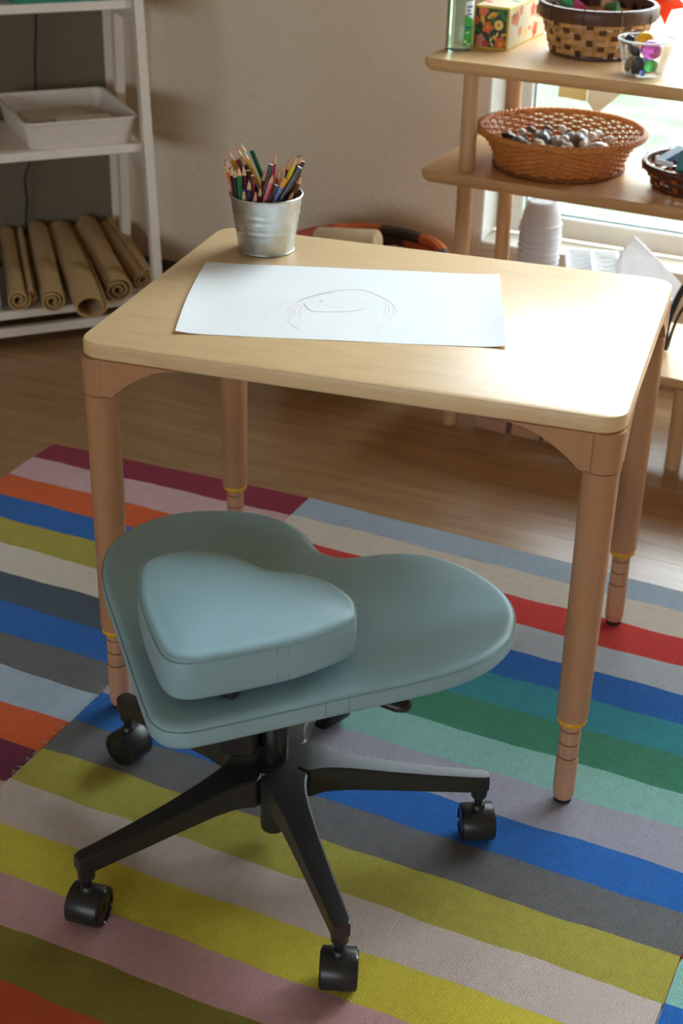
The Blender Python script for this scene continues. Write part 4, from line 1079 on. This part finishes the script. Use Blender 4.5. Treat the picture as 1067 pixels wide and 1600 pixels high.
# white paper bag, crumpled
bag = MB()
fo = [(0.402, 0.0), (0.518, 0.0), (0.523, 0.075), (0.531, 0.138), (0.480, 0.185), (0.424, 0.228), (0.404, 0.196), (0.392, 0.160), (0.398, 0.08)]
fr = [(x, 1.430+0.010*math.sin(i*2.3)+0.10*z, z) for i, (x, z) in enumerate(fo)]
bk = [(x+0.004*math.sin(i*3), 1.478+0.006*math.sin(i*1.7)-0.12*z, z) for i, (x, z) in enumerate(fo)]
mid = [((a[0]+b[0])/2+(0.004 if i % 2 else -0.004)*(1 if a[0] > 0.46 else -1), (a[1]+b[1])/2, (a[2]+b[2])/2+(0.003 if a[2] > 0.1 else 0)) for i, (a, b) in enumerate(zip(fr, bk))]
bag.loft([bk, mid, fr][::-1])
tag(bag.move(-0.46, -1.455, 0).build('paper_bag', thin('white_bag', srgb(242, 242, 244), 0.45), None, loc=(0.46, 1.455, ZB)), 'white crumpled paper bag standing beside the sectioned tray', 'bag')
hb = MB().tube(catmull([(0.0, 0, 0.004), (-0.003, 0, 0.05), (0.006, 0, 0.10), (0.024, 0, 0.15), (0.055, 0, 0.172), (0.085, 0, 0.15), (0.098, 0, 0.10), (0.096, 0, 0.05), (0.088, 0, 0.004)], 6), 0.0046, 8, flat=1.5)
hb.tube(catmull([(0.004, 0.004, 0.01), (0.012, 0.004, 0.06), (0.028, 0.004, 0.105), (0.055, 0.004, 0.122), (0.078, 0.004, 0.09), (0.086, 0.004, 0.01)], 6), 0.0036, 8)
tag(hb.build('black_hoop', M['black_plastic'], None, True, loc=(0.528, 1.410, ZB)), 'black double hoop standing at the right end of the lowest board', 'hoop')

# ---- blocks on the floor under the shelf
for i, (x0, x1, col, lb) in enumerate(((0.150, 0.226, (176, 130, 108), 'pinkish wooden unit block on the floor nearest the shelf leg'), (0.238, 0.304, (184, 138, 106), 'wooden unit block in the middle of the three on the floor'), (0.312, 0.385, (178, 132, 104), 'wooden unit block at the right of the three on the floor'))):
    m = MB().slab(-(x1-x0)/2, (x1-x0)/2, 0, 0.06, 0, 0.030, 0.0015)
    tag(m.build('unit_block', wood('unit_block_wood_%d' % i, srgb(*col), (6, 30, 30), 0.5, 0.12), None, loc=((x0+x1)/2, 1.290, FLOOR), rot=(0, 0, R(-2+i))), lb, 'block', 'wooden blocks under the window shelf')

# ---- orange folded paper star hanging in front of the window
star = thing('paper_star', 'orange folded paper star hanging before the window', 'star', (0.372, 1.700, 0.874), R(20))
om = thin('orange_paper', srgb(246, 104, 62), 0.45)
R1, R2, dp = 0.052, 0.024, 0.014
for k in range(5):
    a = R(-85+72*k); l_ = a-R(36); r_ = a+R(36)
    tip = (R1*math.cos(a), 0, R1*math.sin(a)); vl = (R2*math.cos(l_), 0, R2*math.sin(l_)); vr = (R2*math.cos(r_), 0, R2*math.sin(r_))
    MB().add([tip, vl, (0, -dp, 0), vr, (0, dp, 0)], [(0, 1, 2), (0, 2, 3), (0, 4, 1), (0, 3, 4), (1, 4, 2), (2, 4, 3)]).build('star_point', om, star)
MB().tube([(0, 0, R1*0.75), (0, 0, CEIL-0.874)], 0.0006, 5).build('string', M['black_wire'], star)

# ---- sheets taped inside the window pane
def sheet(label, pts, col):
    y = BACK+0.1125
    cx = sum(p[0] for p in pts)/len(pts); cz = min(p[1] for p in pts)
    m = MB().loft([[(x-cx, 0.0006, z-cz) for x, z in pts], [(x-cx, 0, z-cz) for x, z in pts]])
    tag(m.build('taped_sheet', thin('sheet_'+label.split()[0], srgb(*col), 0.12), None, loc=(cx, y, cz)), label, 'paper')
sheet('yellow paper sheet taped to the window pane', [(0.098, 0.604), (0.168, 0.600), (0.168, 0.86), (0.098, 0.86)], (244, 226, 168))
sheet('cream paper sheet with slanted lower edge on the window pane', [(0.170, 0.600), (0.195, 0.572), (0.262, 0.640), (0.262, 0.86), (0.170, 0.86)], (246, 240, 224))

# ================================================================== white ladder shelf in the corner
FX, FY, LA = -0.775, 1.475, R(48)
lad = thing('ladder_shelf', 'white ladder shelf set across the corner', 'shelf', (FX, FY, FLOOR), LA)
def l2w(u, n): return (FX+math.cos(LA)*u-math.sin(LA)*n, FY+math.sin(LA)*u+math.cos(LA)*n)
LW = 0.70; dz0 = -FLOOR
def post(x0, y0, x1, y1, z1, nm='post'):
    a, b = 0.011, 0.014
    MB().loft([[(x+sx_*a, y+sy_*b, z) for sx_, sy_ in ((-1, -1), (1, -1), (1, 1), (-1, 1))] for x, y, z in ((x0, y0, 0), (x1, y1, z1))]).build(nm, M['white_lacquer'], lad)
post(0.0, 0.0, -0.050, 0.0, 1.5); post(-LW, 0.0, -LW+0.050, 0.0, 1.5)
post(0.0, 0.305, -0.006, 0.245, 1.5); post(-LW, 0.305, -LW+0.006, 0.245, 1.5)
LZ = (0.090, 0.475, 0.807, 1.15)
for z in LZ:
    s_ = 0.033*z+0.0125
    MB().slab(-LW+s_, -s_, -0.004, 0.325 if z > 0.2 else 0.335, z+dz0-0.020, z+dz0, 0.0015).build('shelf_board', M['white_lacquer'], lad)
for x in (0.0, -LW):
    for z in (0.05, 0.43, 0.765, 1.10):
        xx = x+(-1 if x == 0 else 1)*0.033*z
        MB().box(xx-0.008, xx+0.008, 0.012, 0.30-0.04*z, z-0.012, z+0.012).build('side_rail', M['white_lacquer'], lad)
MB().box(-LW+0.012, -0.012, 0.0, 0.018, 0.030, 0.052).build('front_rail', M['white_lacquer'], lad)

def open_tray(name, label, cat, u0, u1, n0, n1, z, h, fl_, mat, lip=0.006):
    cu_, cn_ = (u0+u1)/2, (n0+n1)/2
    wxy = l2w(cu_, cn_)
    o = thing(name, label, cat, (wxy[0], wxy[1], z), LA)
    hx, hy = (u1-u0)/2, (n1-n0)/2
    def rr(e, r): return rrect(-hx-e, hx+e, -hy-e, hy+e, r, 5)
    rings = [(rr(-0.004, 0.014), 0), (rr(0, 0.018), 0.004), (rr(fl_, 0.022), h-0.004), (rr(fl_+lip, 0.024), h-0.0045), (rr(fl_+lip+0.001, 0.024), h-0.002), (rr(fl_+lip-0.001, 0.024), h), (rr(fl_-0.002, 0.021), h), (rr(-0.0025, 0.017), 0.0055), (rr(-0.010, 0.010), 0.003)]
    MB().loft([[(x, y, zz) for x, y in rg] for rg, zz in rings]).build('tray_shell', mat, o, True, 40)
    return o
open_tray('white_tray', 'white plastic tray on the middle ladder shelf board', 'tray', -0.296, -0.050, 0.012, 0.315, LZ[1], 0.066, 0.012, M['tray_plastic'])
open_tray('teal_tray', 'teal plastic tray on the upper ladder shelf board', 'tray', -0.312, -0.064, 0.004, 0.28, LZ[2], 0.06, 0.012, M['teal_plastic'])
gp = plain('green_print', srgb(84, 140, 108), 0.7)
for i, (u, n, r, a, b, col, lb) in enumerate(((-0.185, 0.225, 3, 0.080, 0.055, (206, 192, 170), 'beige card stack lying in the back of the white tray'), (-0.250, 0.095, -3, 0.030, 0.065, (192, 178, 158), 'tan card stack at the left in the white tray'), (-0.135, 0.100, 2, 0.070, 0.055, (222, 212, 196), 'pale card stack with green print in the white tray'))):
    p_ = l2w(u, n)
    o = thing('paper_card', lb, 'card stack', (p_[0], p_[1], LZ[1]+0.0035), LA+R(r), 'cards in the white tray')
    MB().slab(-a, a, -b, b, 0, 0.028+0.004*i, 0.0004).build('card', plain('card_%d' % i, srgb(*col), 0.7, 0.05), o)
    if i == 2:
        for k in range(6): MB().box(-0.02+k*0.014, -0.011+k*0.014, -0.015, -0.003, 0.0360, 0.0364).build('printed_mark', gp, o)

def roll(label, mat, u0, n0, u1, n1, z, r, turns, thick, flatz=1.0, inner=None, tail=0.0, tilt=0.0, group='rolled mats on the ladder shelf', start=-90):
    p0, p1 = Vector((*l2w(u0, n0), z)), Vector((*l2w(u1, n1), z))
    d = p1-p0; L = d.length; ang = math.atan2(d.y, d.x)-math.pi/2
    N = int(turns*22); outp_, inp_ = [], []
    rin_ = inner if inner else min(0.009, r*0.3)
    for k in range(N+1):
        t = k/N; a = R(start)+2*math.pi*turns*(1-t)
        rr_ = r-(r-rin_)*t
        outp_.append((rr_*math.cos(a), rr_*math.sin(a))); inp_.append(((rr_-thick)*math.cos(a), (rr_-thick)*math.sin(a)))
    if tail: 
        outp_.insert(0, (outp_[0][0]+tail, -r+0.001)); inp_.insert(0, (inp_[0][0]+tail, -r+0.001+thick))
    ct, st_ = math.cos(tilt), math.sin(tilt)
    tf = lambda p: (p[0]*ct-p[1]*st_*1.0, (p[0]*st_+p[1]*ct))
    m = MB(); rings = []
    S = 6
    sec = [tf(p) for p in outp_]+[tf(p) for p in reversed(inp_)]
    zmin = min(p[1] for p in sec)*flatz
    no = len(sec)
    for k in range(S+1):
        t = k/S; sag = 1+0.03*math.sin(t*5+u0*30)
        rings.append([(x*sag, L*t, y*flatz*sag-zmin*sag) for x, y in sec])
    V = [p for q in rings for p in q]; F = []
    for k in range(S):
        for i in range(no):
            j = (i+1) % no
            F.append((k*no+i, k*no+j, (k+1)*no+j, (k+1)*no+i))
    h = no//2
    for base, fl_ in ((0, 0), (S*no, 1)):
        for i in range(h-1):
            q = (base+i, base+no-1-i, base+no-2-i, base+i+1)
            F.append(q if fl_ == 0 else q[::-1])
    m.add(V, F)
    o = m.build('rolled_mat', mat, None, True, 40, (p0.x, p0.y, z), (math.atan2(0.028, L), 0, ang))
    return tag(o, label, 'mat', group)
zr = LZ[0]
roll('tan felt mat rolled tight, second from the left on the bottom board', M['felt_tan'], -0.356, -0.002, -0.290, 0.430, zr, 0.030, 2.3, 0.0048)
roll('narrow tan felt flap lying between two rolled mats', M['felt_tan'], -0.3205, 0.012, -0.254, 0.420, zr+0.012, 0.013, 1.2, 0.0045, 2.0, group='rolled mats on the ladder shelf')
roll('tan felt mat in a neat round roll with a small core hole', M['felt_tan'], -0.280, -0.035, -0.212, 0.430, zr, 0.0345, 2.6, 0.0048, 0.95)
roll('tan felt mat loosely rolled with a wide hollow end and hanging tail', M['felt_tan'], -0.203, -0.105, -0.146, 0.430, zr, 0.042, 1.25, 0.0055, 0.72, 0.031, 0.0, 0.15)
roll('tan felt mat in a flattened roll beside the hollow one', M['felt_tan'], -0.108, -0.012, -0.078, 0.430, zr, 0.039, 2.5, 0.0052, 0.85, None, 0.0, 0.5)
roll('tan felt mat, rightmost roll beside the white post', M['felt_tan'], -0.024, 0.052, -0.018, 0.420, zr, 0.033, 2.5, 0.005, 0.9)
roll('blue-grey felt mat rolled at the far left of the bottom board', M['felt_blue'], -0.428, -0.005, -0.362, 0.420, zr, 0.036, 1.7, 0.006, 1.0)
# cable on the wall behind the shelf
cb = [(-0.17, 0.385, 1.5), (-0.178, 0.385, 1.1), (-0.180, 0.38, 0.80), (-0.182, 0.385, 0.70), (-0.190, 0.39, 0.60), (-0.196, 0.39, 0.50), (-0.200, 0.39, 0.42), (-0.214, 0.40, 0.36), (-0.236, 0.405, 0.30), (-0.234, 0.41, 0.24), (-0.242, 0.41, 0.18), (-0.25, 0.41, 0.05), (-0.25, 0.41, FLOOR+0.004), (-0.32, 0.40, FLOOR+0.004)]
tag(MB().tube(catmull([(*l2w(u, n), z) for u, n, z in cb], 6), 0.0036, 7).build('cable', M['black_wire'], None, True), 'black cable hanging down behind the ladder shelf', 'cable')

# ================================================================== coiled basket by the wall, behind the table
kx, ky = -0.228, 1.497
coil = thing('coiled_basket', 'coiled basket with orange and dark banded rim against the wall', 'basket', (kx, ky, FLOOR))
CM = [plain('coil_'+n, srgb(*c), 0.8, 0.12) for n, c in (('orange', (196, 92, 44)), ('dark', (70, 56, 52)), ('yellow', (190, 146, 50)), ('red', (150, 54, 42)))]
NC = 13
for k in range(NC):
    z = 0.012+0.0225*k; r = 0.150+0.045*min(1, k/7)**0.7
    m = MB().tube([(r*math.cos(2*math.pi*i/72), r*math.sin(2*math.pi*i/72), z) for i in range(72)], 0.0125 if k < NC-1 else 0.0145, 8, True)
    o = m.build('coil', CM, coil, True)
    for p in o.data.polygons:
        i = (p.index//8) % 72
        b = ((i+3*k)//7) % 6
        p.material_index = (0, 1, 0, 3, 2, 1)[b] if k >= NC-2 else (0, 0, 1, 2, 0, 3)[(b+k) % 6]
MB().lathe([(0.01, 0.002), (0.15, 0.002), (0.15, 0.012), (0.01, 0.012)], 40).build('base', CM[0], coil, True)
cl = MB(); rings = []
for k in range(8):
    t = k/7; r = 0.182*math.cos(t*math.pi/2*0.97)**0.6
    rings.append([(r*math.cos(2*math.pi*i/36), r*math.sin(2*math.pi*i/36), 0.02+(0.16+0.06*t)*(1 if k else 0)+0.006*math.sin(5*2*math.pi*i/36+k)) for i in range(36)])
cl.loft(rings)
tag(cl.build('folded_cloth', fabric('rust_cloth', srgb(150, 84, 54), 0.003, 0.15), None, True, 60, (kx, ky, FLOOR+0.014)), 'rust coloured cloth heaped inside the coiled basket', 'cloth')
cr_ = MB()
P0, P1 = Vector((-0.322, 1.452, 0.302)), Vector((-0.172, 1.462, 0.315))
cr_.tube([tuple(P0.lerp(P1, t)-P0) for t in (0, 0.03, 0.5, 0.97, 1.0)], [0.034, 0.037, 0.037, 0.037, 0.034], 22)
tag(cr_.build('rolled_paper', fabric('cream_roll', srgb(222, 194, 150), 0.0025, 0.06), None, True, 50, tuple(P0)), 'cream roll lying across the coiled basket', 'roll')
pebble('wooden_bead', 'tan knotted bundle beside the cream roll in the coiled basket', 'bundle', (-0.120, 1.445, 0.302), (0.030, 0.024, 0.026), (0, 0.2, 0.4), plain('tan_bundle', srgb(150, 116, 84), 0.7, 0.25, 60), None, 91, 0.12)
